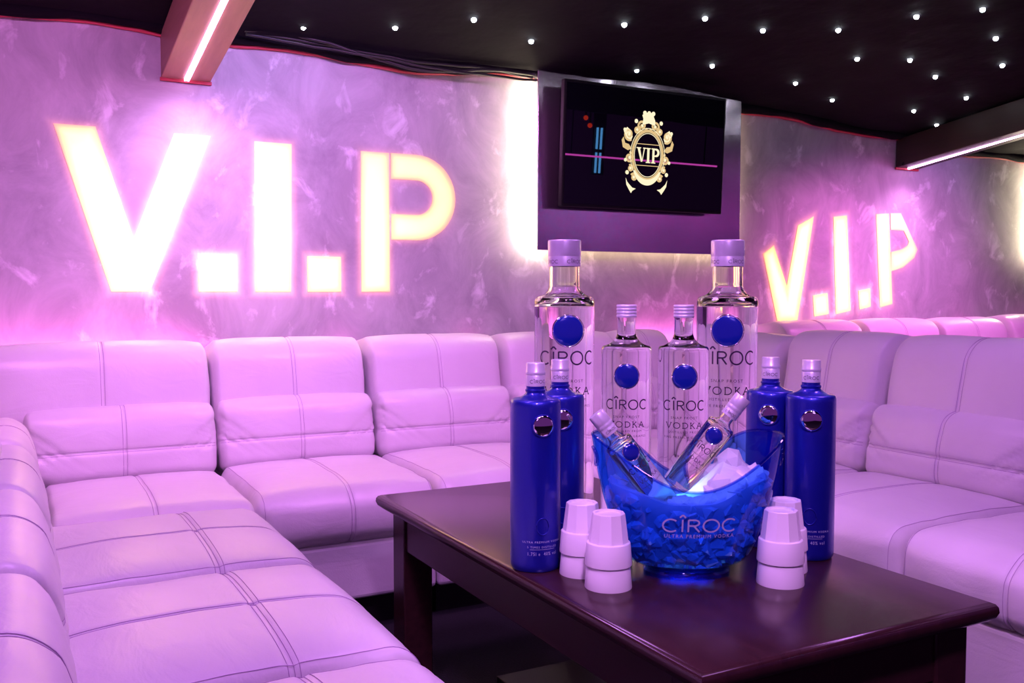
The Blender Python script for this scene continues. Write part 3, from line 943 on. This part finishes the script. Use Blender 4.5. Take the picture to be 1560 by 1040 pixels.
# ------------------------------------------------------------------ lettering strokes for bottles
def stroke_word(mb, word, cx, z, hgt, wstroke, fn, gap=0.30, wide=1.0):
    """thin wide capitals; cx, z = centre of the word"""
    adv = {'C': 1.0, 'I': 0.22, 'R': 0.86, 'O': 1.16, 'V': 0.95, 'D': 0.95, 'K': 0.85, 'A': 0.95}
    tot = sum(adv[c] for c in word) * wide + gap * (len(word) - 1)
    x = -tot / 2
    for c in word:
        a = adv[c] * wide
        P = []
        if c == 'C': P = [arc(0.55 * a, 0.5, 0.55 * a, 0.5, 48, 312, 26)]
        elif c == 'O': P = [arc(0.5 * a, 0.5, 0.5 * a, 0.5, 0, 360, 36)]
        elif c == 'I': P = [line((0.5 * a, 0), (0.5 * a, 1)), line((0.5 * a - 0.22, 1.16), (0.5 * a, 1.38), 4), line((0.5 * a, 1.38), (0.5 * a + 0.22, 1.16), 4)]
        elif c == 'R': P = [line((0.05, 0), (0.05, 1)), line((0.05, 0.97), (0.5 * a, 0.97), 4) + arc(0.55 * a, 0.735, 0.40 * a, 0.235, 90, -90, 14) + line((0.5 * a, 0.5), (0.05, 0.5), 4), line((0.5 * a, 0.5), (a, 0))]
        elif c == 'V': P = [line((0, 1), (0.5 * a, 0)), line((0.5 * a, 0), (a, 1)), line((-0.12, 1), (0.16, 1), 2), line((a - 0.16, 1), (a + 0.12, 1), 2)]
        elif c == 'D': P = [line((0.12, 0), (0.12, 1)), line((0.0, 0.98), (0.4 * a, 0.98), 4) + arc(0.4 * a, 0.5, 0.6 * a, 0.48, 90, -90, 18) + line((0.4 * a, 0.02), (0.0, 0.02), 4)]
        elif c == 'K': P = [line((0.12, 0), (0.12, 1)), line((0.12, 0.42), (0.85 * a, 1)), line((0.35 * a, 0.6), (0.95 * a, 0)), line((-0.02, 0.0), (0.28, 0.0), 2), line((-0.02, 1), (0.28, 1), 2), line((0.8 * a, 0), (1.08 * a, 0), 2)]
        elif c == 'A': P = [line((0, 0), (0.5 * a, 1)), line((0.5 * a, 1), (a, 0)), line((0.2 * a, 0.36), (0.8 * a, 0.36)), line((-0.12, 0), (0.16, 0), 2), line((a - 0.16, 0), (a + 0.12, 0), 2)]
        for p in P:
            ribbon(mb, [(cx + (x + q[0]) * hgt, z + (q[1] - 0.5) * hgt) for q in p], wstroke, False, fn)
        x += a + gap

def font_mesh(text, size):
    cu = bpy.data.curves.new('print', 'FONT'); cu.body = text; cu.size = size; cu.align_x = 'CENTER'; cu.align_y = 'CENTER'
    cu.resolution_u = 2; cu.space_character = 1.25
    o = bpy.data.objects.new('print', cu); col.objects.link(o)
    bpy.context.view_layer.update()
    me = o.to_mesh()
    vs = [tuple(v.co) for v in me.vertices]; fs = [tuple(p.vertices) for p in me.polygons]
    o.to_mesh_clear()
    bpy.data.objects.remove(o); bpy.data.curves.remove(cu)
    return vs, fs
def font_word(mb, text, cx, z, size, fn, sx=1.0):
    vs, fs = font_mesh(text, size)
    k = len(mb.v)
    for v in vs: mb.v.append(Vector(fn(cx + v[0] * sx, z + v[1])))
    mb.f += [tuple(i + k for i in f) for f in fs]

def cyl_fn(r, d=0.0005):
    return lambda s, z: ((r + d) * math.sin(s / r), -(r + d) * math.cos(s / r), z)

def seal(parent, r_body, z, r, mat, rim_mat, s=0.0, name='seal'):
    """domed round emblem let into the front of a bottle, with a raised rim"""
    a = s / r_body
    n = Vector((math.sin(a), -math.cos(a), 0))
    c = n * (r_body - r * r / (2 * r_body) * 0.25) + Vector((0, 0, z))
    q = Vector((0, 0, 1)).rotation_difference(n).to_matrix().to_4x4()
    Mx = Matrix.Translation(c) @ q
    dome = [(r * 1.0, -0.004), (r, 0.0035)] + [(r * math.cos(R(12 * i)), 0.0035 + 0.0035 * math.sin(R(12 * i))) for i in range(1, 8)]
    o = MB().lathe(dome, 40, Mx).build(name, mat, parent, angle=40)
    ring = MB(); ring.tube([Mx @ Vector((r * 1.05 * math.cos(2 * PI * i / 40), r * 1.05 * math.sin(2 * PI * i / 40), 0.0025)) for i in range(40)], 0.0013, 6, True)
    ring.build('seal_rim', rim_mat, o, smooth=True)
    return o

def smooth_prof(pts):
    return pts

# --- clear bottles
def clear_bottle(kind, label, group, loc, rz, liquid=True):
    t = empty('vodka_bottle', loc, rz)
    if kind == 'large':
        H, r, rn, zs, zn0, zn1, zc, fill = 0.672, 0.0690, 0.0345, 0.540, 0.572, 0.612, 0.612, 0.519
    elif kind == 'medium':
        H, r, rn, zs, zn0, zn1, zc, fill = 0.526, 0.0548, 0.0198, 0.434, 0.470, 0.498, 0.498, 0.474
    else:
        H, r, rn, zs, zn0, zn1, zc, fill = 0.222, 0.0285, 0.0125, 0.153, 0.166, 0.176, 0.174, 0.140
    k = r / 0.055
    e = 0.006 * k
    fl = zn0 - zs
    out = [(r * 0.80, 0.002), (r * 0.93, 0.0), (r * 0.985, 0.003 * k), (r, 0.010 * k), (r, zs - 0.012 * k), (r * 0.995, zs - 0.006 * k), (r * 0.97, zs - 0.001 * k), (r * 0.92, zs + 0.002 * k)]
    for i in range(1, 8):
        f = i / 8.0
        rr = rn + (r * 0.92 - rn) * (1 - f) ** 2.0
        zz = zs + 0.002 * k + (fl - 0.002 * k) * (f ** 1.5)
        out.append((rr, zz))
    out += [(rn * 1.02, zn0), (rn, zn0 + 0.004 * k), (rn, zn1 + 0.004)]
    cav = []
    th = 0.0045 * k
    zf = min(fill, zs - 0.012) if kind != 'medium' else fill
    if kind == 'medium':
        cav += [(rn * 0.72, zf), (rn - th * 0.9, zf + 0.001), (rn - th * 0.9, zn1)]
    else:
        cav += [(r * 0.6, zf), (r - th, zf + 0.001), (r - th, zs - 0.012 * k), (r * 0.93 - th, zs - 0.004 * k)]
        for i in range(2, 8):
            f = i / 8.0
            rr = rn + (r * 0.92 - rn) * (1 - f) ** 2.0 - th
            zz = zs - 0.002 * k + (fl) * (f ** 1.5)
            cav.append((max(rr, rn - th), zz))
        cav.append((rn - th, zn1))
    m = MB().lathe(out, 64)
    m2 = MB().lathe(cav, 64)
    if kind != 'medium': m.add(m2.v, [tuple(reversed(f)) for f in m2.f])
    body = m.build('glass_body', M['glass'], t, angle=60)
    # cap
    if kind == 'large':
        rc = rn * 1.10
        cp = [(rc, zc), (rc, zc + 0.020), (rc * 0.985, zc + 0.0215), (rc * 0.985, zc + 0.0235), (rc, zc + 0.025), (rc, H - 0.003), (rc * 0.98, H - 0.001), (rc * 0.93, H)]
    elif kind == 'medium':
        rc = rn * 1.10
        cp = [(rc * 0.97, zc)]
        for i in range(4):
            z0 = zc + 0.0005 + i * (H - zc) / 4
            d = (H - zc) / 4
            cp += [(rc, z0 + d * 0.15), (rc * 1.03, z0 + d * 0.45), (rc, z0 + d * 0.78), (rc * 0.95, z0 + d * 0.92)]
        cp += [(rc * 0.9, H)]
    else:
        rc = 0.0168
        cp = [(rc * 0.97, zc), (rc * 0.97, zc + 0.014), (rc * 0.95, zc + 0.015), (rc, zc + 0.017), (rc, zc + 0.022), (rc * 0.97, zc + 0.0235), (rc, zc + 0.025), (rc, H - 0.002), (rc * 0.94, H)]
    c = MB().lathe(cp, 48).build('cap', M['cap'], t, angle=45)
    w = MB()
    fnc = cyl_fn(rc, 0.0004)
    if kind == 'large':
        for s in (-0.040, 0.022):
            w = MB(); stroke_word(w, 'CIROC', s, zc + 0.010, 0.0075, 0.0009, fnc)
            w.build('cap_print', M['ink'], c)
    elif kind == 'small':
        stroke_word(w, 'CIROC', 0.0, zc + 0.007, 0.0045, 0.0006, fnc)
        w.build('cap_print', M['ink'], c)
    # seal + print
    fn = cyl_fn(r)
    if kind == 'large':
        zse, rs, zw, hh, ws = 0.467, 0.0340, 0.406, 0.0290, 0.0036
        rows = [('SNAP FROST', 0.354, 0.0095), ('DISTILLED FROM', 0.312, 0.0085), ('FINE FRENCH GRAPES', 0.297, 0.0085)]
        zv, hv = 0.332, 0.0165
        zb = [('750 40% ALC./VOL.', 0.10, 0.008)]
    elif kind == 'medium':
        zse, rs, zw, hh, ws = 0.374, 0.0252, 0.313, 0.0200, 0.0027
        rows = [('SNAP FROST', 0.2865, 0.0075), ('DISTILLED FROM', 0.2560, 0.0066), ('FINE FRENCH GRAPES', 0.2450, 0.0066)]
        zv, hv = 0.2705, 0.0120
        zb = [('FRANCE', 0.205, 0.008)]
    else:
        zse, rs, zw, hh, ws = 0.127, 0.0158, 0.095, 0.0115, 0.0015
        rows = [('SNAP FROST', 0.078, 0.0042), ('FINE FRENCH GRAPES', 0.056, 0.0036)]
        zv, hv = 0.068, 0.0065
        zb = []
    seal(t, r, zse, rs, M['blueseal'], M['mirror'])
    w = MB(); stroke_word(w, 'CIROC', 0, zw, hh, ws, fn, gap=0.26, wide=0.86)
    w.build('brand_print', M['ink'], t)
    w = MB(); stroke_word(w, 'VODKA', 0, zv, hv, ws * 0.62, fn, gap=0.42, wide=1.0)
    for (s, z, sz) in rows + zb: font_word(w, s, 0, z, sz, fn, 1.15)
    w.build('label_print', M['ink'], t)
    tag(t, label, 'bottle', group)
    return t

def face_cam(u, v, twist=0.0):
    # bottle front (local -y) turned to the seating side of the table, plus its own twist
    return math.atan2(u, -v) * 0 + (math.atan2(-u, v)) + R(twist)

clear_bottle('large', 'tallest clear glass bottle on the left, blue seal, behind the two left blue bottles', 'large clear bottles', (1.120, 1.850, TZ), face_cam(1.12, 1.85, 7))
clear_bottle('large', 'tallest clear glass bottle on the right, blue seal, beside the right blue bottles', 'large clear bottles', (1.452, 1.676, TZ), face_cam(1.452, 1.676, 1))
clear_bottle('medium', 'medium clear bottle standing behind the ice bucket, left of the pair', 'medium clear bottles', (1.183, 1.692, TZ), face_cam(1.183, 1.692, 1))
clear_bottle('medium', 'medium clear bottle standing behind the ice bucket, right of the pair', 'medium clear bottles', (1.281, 1.618, TZ), face_cam(1.281, 1.618, 3))

# --- blue bottles
def blue_bottle():
    t = empty('vodka_bottle')
    r, H = 0.0508, 0.412
    out = [(r * 0.80, 0.0), (r * 0.93, 0.001), (r * 0.985, 0.006), (r, 0.014), (r, 0.326), (r * 0.995, 0.332), (r * 0.96, 0.3375), (r * 0.90, 0.340)]
    rn = 0.0185
    for i in range(1, 7):
        f = i / 7.0
        out.append((rn + (r * 0.90 - rn) * (1 - f) ** 2.0, 0.340 + 0.016 * f ** 1.3))
    out += [(rn * 1.12, 0.356), (rn * 1.12, 0.3585), (rn, 0.360), (rn, 0.374)]
    MB().lathe(out, 64).build('bottle_body', M['bluepaint'], t, angle=45)
    rc = 0.0192
    cp = [(rc, 0.366), (rc, 0.387), (rc * 0.97, 0.388), (rc * 1.04, 0.390), (rc * 1.04, 0.3945), (rc * 0.98, 0.396), (rc * 0.98, H - 0.002), (rc * 0.93, H)]
    c = MB().lathe(cp, 40).build('cap', M['cap'], t, angle=45)
    w = MB(); stroke_word(w, 'CIROC', 0.0, 0.3755, 0.0062, 0.0008, cyl_fn(rc, 0.0004)); w.build('cap_print', M['ink'], c)
    seal(t, r, 0.292, 0.0205, M['mirror'], M['bluepaint'])
    # moulded ring low on the front
    fn = cyl_fn(r, 0.0006)
    m = MB(); m.tube([fn(0.0125 * math.cos(2 * PI * i / 32), 0.093 + 0.0165 * math.sin(2 * PI * i / 32)) for i in range(32)], 0.0012, 6, True)
    m.build('moulded_ring', M['bluepaint'], t, smooth=True)
    w = MB()
    font_word(w, 'ULTRA PREMIUM VODKA', 0, 0.062, 0.0056, fn, 1.1)
    font_word(w, '5 TIMES DISTILLED', 0, 0.052, 0.0056, fn, 1.1)
    ribbon(w, line((-0.026, 0.0475), (0.026, 0.0475), 12), 0.0006, False, fn)
    font_word(w, '1.75l e  40% vol', 0, 0.0385, 0.0095, fn, 0.8)
    w.build('label_print', M['whiteink'], t)
    w = MB(); stroke_word(w, 'CIROC', 0, 0.252, 0.0125, 0.0014, cyl_fn(r, 0.0005), gap=0.30)
    w.build('moulded_lettering', M['bluepaint'], t)
    return t
bb = blue_bottle()
spots = [((0.920, 1.630), 17, 'blue bottle standing front left, at the left edge of the table'),
         ((1.012, 1.688), 6, 'blue bottle behind the front left one, overlapped by it'),
         ((1.468, 1.431), 2, 'blue bottle standing rightmost in the row'),
         ((1.455, 1.536), -3, 'blue bottle second from the right, behind the ice bucket rim')]
for i, ((u, v), tw, lab) in enumerate(spots):
    o = bb if i == 0 else copy_tree(bb)
    o.location = (u, v, TZ); o.rotation_euler = (0, 0, face_cam(u, v, tw))
    tag(o, lab, 'bottle', 'glossy blue coated bottles')

# ------------------------------------------------------------------ ice bucket
BU, BV = 1.163, 1.454
BROT = R(-28)
bk = empty('ice_bucket', (BU, BV, TZ), BROT)
tag(bk, 'see-through blue oval ice bucket with scooped rim, holding ice and two small bottles', 'ice bucket')
AZ = [(0.018, 0.088), (0.030, 0.112), (0.045, 0.126), (0.070, 0.137), (0.100, 0.147), (0.150, 0.164), (0.200, 0.176), (0.280, 0.189), (0.32, 0.192)]
def a_of(z):
    if z <= AZ[0][0]: return AZ[0][1]
    for (z0, a0), (z1, a1) in zip(AZ, AZ[1:]):
        if z <= z1:
            f = (z - z0) / (z1 - z0); return a0 + (a1 - a0) * f
    return AZ[-1][1]
def b_of(z): return a_of(z) * 0.615
def rim_z(ph):
    c2 = math.cos(ph) ** 2
    s = 1.25 * c2 - 0.25 * c2 * c2
    if math.sin(ph) > 0: s = 1 - (1 - c2) ** 3.6          # the far side climbs sooner
    return 0.180 + 0.095 * s
def wall_pt(ph, z, d=0.0):
    return Vector(((a_of(z) - d) * math.cos(ph), (b_of(z) - d) * math.sin(ph), z))
NPH, NZ = 96, 26
v_, f_ = [], []
TK = 0.0035
for layer in (0, 1):
    for j in range(NZ + 1):
        for i in range(NPH):
            ph = 2 * PI * i / NPH
            zt = rim_z(ph)
            z0 = 0.018 if layer == 0 else 0.024
            f = j / NZ
            z = z0 + (zt - z0) * f ** 1.2
            v_.append(wall_pt(ph, z, 0 if layer == 0 else TK))
def vi(l, j, i): return l * (NZ + 1) * NPH + j * NPH + (i % NPH)
for j in range(NZ):
    for i in range(NPH):
        f_.append((vi(0, j, i), vi(0, j, i + 1), vi(0, j + 1, i + 1), vi(0, j + 1, i)))
        f_.append((vi(1, j, i), vi(1, j + 1, i), vi(1, j + 1, i + 1), vi(1, j, i + 1)))
for i in range(NPH):
    f_.append((vi(0, NZ, i), vi(0, NZ, i + 1), vi(1, NZ, i + 1), vi(1, NZ, i)))
f_.append(tuple(vi(0, 0, i) for i in reversed(range(NPH))))
f_.append(tuple(vi(1, 0, i) for i in range(NPH)))
link_mesh('bucket_shell', v_, f_, M['bucket'], bk, smooth=True)
sharp_by_angle(bk.children[0].data, 50)
# rim bead
m = MB(); m.tube([wall_pt(2 * PI * i / NPH, rim_z(2 * PI * i / NPH), TK / 2) for i in range(NPH)], 0.0030, 8, True)
M['rim'] = tinted('clear_acrylic_edge', (0.55, 0.60, 0.9), 1.6)
m.build('rim', M['rim'], bk, smooth=True)
# grip rings under the two high ends
for sg in (0, PI):
    m = MB()
    m.tube([wall_pt(sg + 0.20 * math.cos(2 * PI * k / 28), 0.232 + 0.017 * math.sin(2 * PI * k / 28), -0.001) for k in range(28)], 0.0035, 8, True)
    m.build('grip', M['rim'], bk, smooth=True)
# foot
m = MB()
vv = []
for (f, z) in ((0.86, 0.0), (0.92, 0.002), (0.93, 0.010), (0.84, 0.0185)):
    for i in range(64):
        ph = 2 * PI * i / 64
        vv.append((0.092 * f * math.cos(ph), 0.062 * f * math.sin(ph), z))
ff = []
for j in range(3):
    for i in range(64):
        ff.append((j * 64 + i, j * 64 + (i + 1) % 64, (j + 1) * 64 + (i + 1) % 64, (j + 1) * 64 + i))
ff.append(tuple(reversed(range(64)))); ff.append(tuple(192 + i for i in range(64)))
M['foot'] = tinted('blue_acrylic_foot', (0.10, 0.35, 0.98), 1.7)
link_mesh('foot', vv, ff, M['foot'], bk, smooth=True); sharp_by_angle(bk.children[-1].data, 40)
def bucket_fn(x, z):
    a, b = a_of(z), b_of(z)
    return (x, -b * math.sqrt(max(0.0, 1 - (x / a) ** 2)) - 0.0008, z)
w = MB(); stroke_word(w, 'CIROC', 0.008, 0.116, 0.0245, 0.0032, bucket_fn, gap=0.28, wide=1.06)
font_word(w, 'ULTRA PREMIUM VODKA', 0.008, 0.0945, 0.0100, bucket_fn, 0.98)
w.build('bucket_print', M['whiteink'], bk)

# ice heap
bm = bmesh.new()
def ice_top(x, y):
    return 0.162 + (0.45 if x > 0 else 0.32) * max(0, abs(x) - 0.05) + 0.070 * math.exp(-((x - 0.075) / 0.045) ** 2 - ((y - 0.01) / 0.06) ** 2)
cnt = 0
rnd = random.Random(3)
while cnt < 620:
    rr = rnd.uniform(0.014, 0.032)
    d = rr * 0.92 + 0.0045
    z = rnd.uniform(0.026, 0.25)
    a, b = a_of(z) - d, b_of(z) - d
    if a <= 0 or b <= 0: continue
    ph = rnd.uniform(0, 2 * PI); q = rnd.uniform(0.25, 1.0) if rnd.random() < 0.55 else rnd.uniform(0.8, 1.0)
    x, y = a * math.sqrt(q) * math.cos(ph), b * math.sqrt(q) * math.sin(ph)
    if z > ice_top(x, y) - rr * 0.6 or z < 0.024 + rr * 0.75: continue
    if q < 0.30 and 0.05 < z < ice_top(x, y) - 0.06: continue
    if z + rr > rim_z(math.atan2(y / b, x / a)) - 0.003 and q > 0.6: continue
    r_ = bmesh.ops.create_icosphere(bm, subdivisions=1, radius=rr)
    mt = Matrix.Translation((x, y, z)) @ Matrix.Rotation(rnd.uniform(0, 6), 4, Vector((rnd.random(), rnd.random(), rnd.random() + .1)))
    for vv in r_['verts']:
        vv.co = vv.co * (0.88 + 0.55 * noise.noise(vv.co * 38 + Vector((cnt * 1.7, 0, 0))))
        vv.co = mt @ vv.co
    cnt += 1
# packed middle of the heap
rings = []
NI = 48
def iring(scale, zf):
    out = []
    for i in range(NI):
        ph = 2 * PI * i / NI
        x1, y1 = math.cos(ph), math.sin(ph)
        zt = min(ice_top(0.15 * x1, 0.09 * y1), rim_z(ph) - 0.012) - 0.010
        if zf is not None:
            z = 0.030 + (zt - 0.030) * zf
            p = wall_pt(ph, z, 0.0)
            out.append(bm.verts.new((p.x - x1 * 0.016, p.y - y1 * 0.016, z)))
        else:
            p = wall_pt(ph, zt, 0.0)
            x, y = (p.x - x1 * 0.016) * scale, (p.y - y1 * 0.016) * scale
            zz = (ice_top(x, y) - 0.010) * (1 - scale ** 3) + zt * scale ** 3
            out.append(bm.verts.new((x, y, min(zz, ice_top(x, y) - 0.008))))
    return out
for j in range(8): rings.append(iring(1, j / 7))
for sc in (0.85, 0.65, 0.45, 0.25, 0.08): rings.append(iring(sc, None))
for a_, b_ in zip(rings, rings[1:]):
    for i in range(NI): bm.faces.new((a_[i], a_[(i + 1) % NI], b_[(i + 1) % NI], b_[i]))
bm.faces.new(rings[-1]); bm.faces.new(list(reversed(rings[0])))
me = bpy.data.meshes.new('crushed_ice'); bm.to_mesh(me); bm.free(); me.materials.append(M['ice'])
ice = bpy.data.objects.new('crushed_ice', me); col.objects.link(ice)
ice.location = (BU, BV, TZ); ice.rotation_euler = (0, 0, BROT)
tag(ice, 'heap of white crushed ice filling the blue ice bucket', 'ice', kind='stuff')

# small bottles stuck in the ice
def lean_bottle(cap_l, foot_l, roll, label):
    """cap_l / foot_l: cap top and foot centre in the bucket's own axes"""
    A = Vector(cap_l); B = Vector(foot_l)
    Rz = Matrix.Rotation(BROT, 4, 'Z')
    up = (Rz @ (A - B)).normalized()
    pos = Vector((BU, BV, TZ)) + (Rz @ B)
    t = clear_bottle('small', label, 'small clear bottles in the ice', pos, 0)
    # front (local -y) as near as possible to the camera side
    fr = (Rz @ Vector((0, -1, 0.25)))
    fr = (fr - up * fr.dot(up)).normalized()
    yv = -fr; xv = yv.cross(up)
    m = Matrix((xv, yv, up)).transposed() @ Matrix.Rotation(R(roll), 3, 'Z')
    t.rotation_euler = m.to_euler()
    return t
lean_bottle((-0.182, -0.028, 0.318), (-0.047, -0.034, 0.143), 8, 'small clear bottle leaning left in the ice bucket')
lean_bottle((0.113, 0.018, 0.346), (-0.017, 0.034, 0.167), -4, 'small clear bottle leaning right in the ice bucket')

# ------------------------------------------------------------------ white plastic cups, stacked upside down in pairs
def cup_obj():
    out, N = [], 10
    seg = 60
    def ring(r, z, facet):
        res = []
        for k in range(seg):
            a = 2 * PI * k / seg
            if facet:
                da = (a + PI / N) % (2 * PI / N) - PI / N
                rr = r * math.cos(PI / N) / math.cos(da)
            else:
                rr = r
            res.append((rr * math.cos(a), rr * math.sin(a), z))
        return res
    rings = [ring(0.0443, 0.0, 0), ring(0.0445, 0.002, 0), ring(0.0414, 0.0400, 0), ring(0.0407, 0.0416, 0), ring(0.0384, 0.0432, 1), ring(0.0378, 0.0450, 1), ring(0.0312, 0.0960, 1), ring(0.0303, 0.0972, 1), ring(0.0255, 0.0972, 1), ring(0.0240, 0.0935, 0), ring(0.0001, 0.0930, 0),
             ring(0.0001, 0.0915, 0), ring(0.0285, 0.0915, 1), ring(0.0358, 0.0430, 1), ring(0.0390, 0.0395, 0), ring(0.0428, 0.0, 0)]
    v = [p for rg in rings for p in rg]; n = len(rings)
    f = []
    for i in range(n):
        j = (i + 1) % n
        for k in range(seg):
            k2 = (k + 1) % seg
            f.append((i * seg + k, i * seg + k2, j * seg + k2, j * seg + k))
    o = link_mesh('plastic_cup', v, f, M['cup'])
    sharp_by_angle(o.data, 22)
    return o
c0 = cup_obj()
stacks = [((0.977, 1.452), 'front left stack', 4), ((0.980, 1.549), 'rear left stack', 14), ((1.279, 1.317), 'front right stack', 9), ((1.350, 1.379), 'rear right stack', 20)]
first = True
for (u, v), lab, rot in stacks:
    for k in range(2):
        o = c0 if first else c0.copy()
        if not first: col.objects.link(o)
        first = False
        o.location = (u, v, TZ + 0.0435 * k); o.rotation_euler = (0, 0, R(rot + 7 * k))
        tag(o, ('lower' if k == 0 else 'upper') + ' upside-down white plastic cup in the ' + lab + ' beside the ice bucket', 'cup', 'stacked white plastic cups')

# ------------------------------------------------------------------ things across the room that the screen and the chrome reflect
def hung(name, label, cat, group=None):
    o = empty(name); tag(o, label, cat, group); return o
tl = hung('tube_light', 'pair of upright blue light tubes across the room, mirrored in the television', 'light')
for du in (0.0, 0.055):
    for (za, zb) in ((1.85, 2.08), (2.12, 2.36)):
        m = MB(); m.tube([(5.96 + du, -2.05, za), (5.96 + du, -2.05, zb)], 0.013, 10); m.build('tube', M['bluetube'], tl, smooth=True)
MB().box(5.93, -2.10, 1.83, 6.09, -2.075, ceil_z(6, -2.05) + 0.02).build('mounting_rail', M['black'], tl)
pk = hung('strip_light', 'long level pink light strip across the room, mirrored in the television', 'light')
MB().box(5.46, -2.02, 2.022, 7.70, -2.0, 2.040).build('led_strip', M['magtube'], pk)
for u in (5.6, 7.5): MB().box(u - 0.006, -2.02, 2.04, u + 0.006, -2.008, ceil_z(u, -2.0) + 0.02).build('hanger', M['black'], pk)
for k, (u, z) in enumerate(((5.72, 2.60), (5.76, 2.50), (5.82, 2.42))):
    rl = hung('spot_lamp', ['top', 'middle', 'lowest'][k] + ' red lamp across the room, mirrored in the top left of the television', 'light', 'red lamps across the room')
    bmx = bmesh.new(); bmesh.ops.create_icosphere(bmx, subdivisions=2, radius=0.028, matrix=Matrix.Translation((u, -2.0, z - 0.05)))
    mex = bpy.data.meshes.new('bulb'); bmx.to_mesh(mex); bmx.free(); mex.materials.append(M['redlamp'])
    ob = bpy.data.objects.new('bulb', mex); col.objects.link(ob); ob.parent = rl
    MB().box(u - 0.008, -2.008, z - 0.03, u + 0.008, -1.992, ceil_z(u, -2.0) + 0.03).build('stem', M['black'], rl)

# ------------------------------------------------------------------ lights
def lamp(name, kind, loc, energy, colr, radius=0.1, target=None, cone=None, blend=0.5, size=None):
    L = bpy.data.lights.new(name, kind); L.energy = energy; L.color = colr
    if kind in ('SPOT', 'POINT'): L.shadow_soft_size = radius
    if kind == 'SPOT': L.spot_size = R(cone); L.spot_blend = blend
    if kind == 'AREA':
        L.shape = 'RECTANGLE'; L.size, L.size_y = size
    o = bpy.data.objects.new(name, L); col.objects.link(o); o.location = loc
    if target is not None:
        o.rotation_euler = (Vector(target) - Vector(loc)).to_track_quat('-Z', 'Y').to_euler()
    return o
TOP = (0.70, 0.265, 1.0)
def down(loc, e, colr=TOP, cone=150, rad=0.16, tgt=None):  # unseen overhead lamps added to fill the seating with lilac light
    return lamp('ceiling_wash', 'SPOT', loc, e, colr, rad, tgt or (loc[0], loc[1], 0), cone, 0.7)
down((0.20, 1.6, 2.15), 60)
down((1.15, 2.2, 2.12), 33)
down((1.0, 0.3, 2.25), 24)
down((2.2, 1.5, 2.15), 38)
down((4.9, 2.5, 2.0), 40)
# low fill lamp, added unseen behind the camera
lamp('room_wash', 'SPOT', (-0.6, -1.8, 2.2), 17, (0.52, 0.26, 1.0), 0.35, (1.1, 3.0, 0.7), 100, 0.6)
# unseen narrow lamp added to brighten the cups at the table front
lamp('table_spot', 'SPOT', (0.35, 0.15, 2.3), 165, (0.80, 0.36, 1.0), 0.10, (1.2, 1.45, 0.52), 40, 0.5)
# unseen magenta lamps added to tint the plaster
lamp('wall_wash', 'SPOT', (0.0, 2.2, 2.1), 62, (0.95, 0.30, 0.95), 0.10, (-0.1, 3.75, 1.1), 105, 0.8)
lamp('wall_wash', 'SPOT', (1.4, 2.2, 2.1), 72, (0.95, 0.28, 0.92), 0.10, (1.35, 3.75, 1.05), 105, 0.8)
lamp('wall_wash', 'SPOT', (4.55, 2.35, 1.95), 170, (1.0, 0.17, 0.80), 0.10, (4.45, 3.75, 0.85), 84, 0.9)
lamp('wall_wash', 'SPOT', (4.2, 2.85, 1.95), 40, (1.0, 0.18, 0.82), 0.06, (3.75, 3.75, 0.8), 80, 0.9)
# unseen cooler lamps added to graze the upper plaster
lamp('wall_wash', 'SPOT', (0.9, 2.9, 2.08), 26, (0.42, 0.36, 1.0), 0.10, (0.9, 3.75, 1.75), 140, 0.8)
lamp('wall_wash', 'SPOT', (4.75, 2.7, 1.93), 24, (0.62, 0.34, 1.0), 0.10, (4.55, 3.75, 1.55), 92, 0.9)
# light spilling down the wall from the beam ends
lamp('beam_spill', 'SPOT', (0.60, 3.46, 1.84), 17, (1.0, 0.42, 1.0), 0.03, (0.62, 3.75, 1.30), 110, 1.0)
lamp('beam_spill', 'SPOT', (4.56, 3.50, 1.75), 12, (1.0, 0.36, 0.95), 0.03, (4.52, 3.75, 1.25), 100, 1.0)
# magenta strip tucked behind the backs of the sofas
lamp('sofa_strip', 'AREA', (2.4, 3.70, 0.80), 22, (1.0, 0.18, 0.70), target=(2.4, 3.76, 2.0), size=(6.5, 0.03))
# lamp added inside the ice to make the bucket glow
lamp('bucket_light', 'POINT', (BU, BV, TZ + 0.075), 5.0, (0.45, 0.62, 1.0), 0.05)

wd = bpy.data.worlds.new('club_haze'); scene.world = wd; wd.use_nodes = True
bg = wd.node_tree.nodes['Background']; bg.inputs[0].default_value = (0.40, 0.08, 0.62, 1); bg.inputs[1].default_value = 0.24

# ------------------------------------------------------------------ camera
F = 1430.0
cam = bpy.data.cameras.new('camera'); cam.sensor_width = 36.0; cam.lens = F * 36.0 / 1560.0; cam.clip_start = 0.05
co = bpy.data.objects.new('camera', cam); col.objects.link(co)
co.location = (0, 0, 1.05)
co.rotation_euler = (R(90) - math.atan(73.0 / F), 0, R(-28))
scene.camera = co
scene.view_settings.view_transform = 'Standard'; scene.view_settings.look = 'None'
scene.view_settings.gamma = 1.0; scene.view_settings.use_curve_mapping = False
scene.view_settings.exposure = 0.0
scene.cycles.use_denoising = True
scene.cycles.max_bounces = 14; scene.cycles.transmission_bounces = 14; scene.cycles.transparent_max_bounces = 16
scene.cycles.glossy_bounces = 5; scene.cycles.diffuse_bounces = 4
scene.cycles.sample_clamp_indirect = 6.0
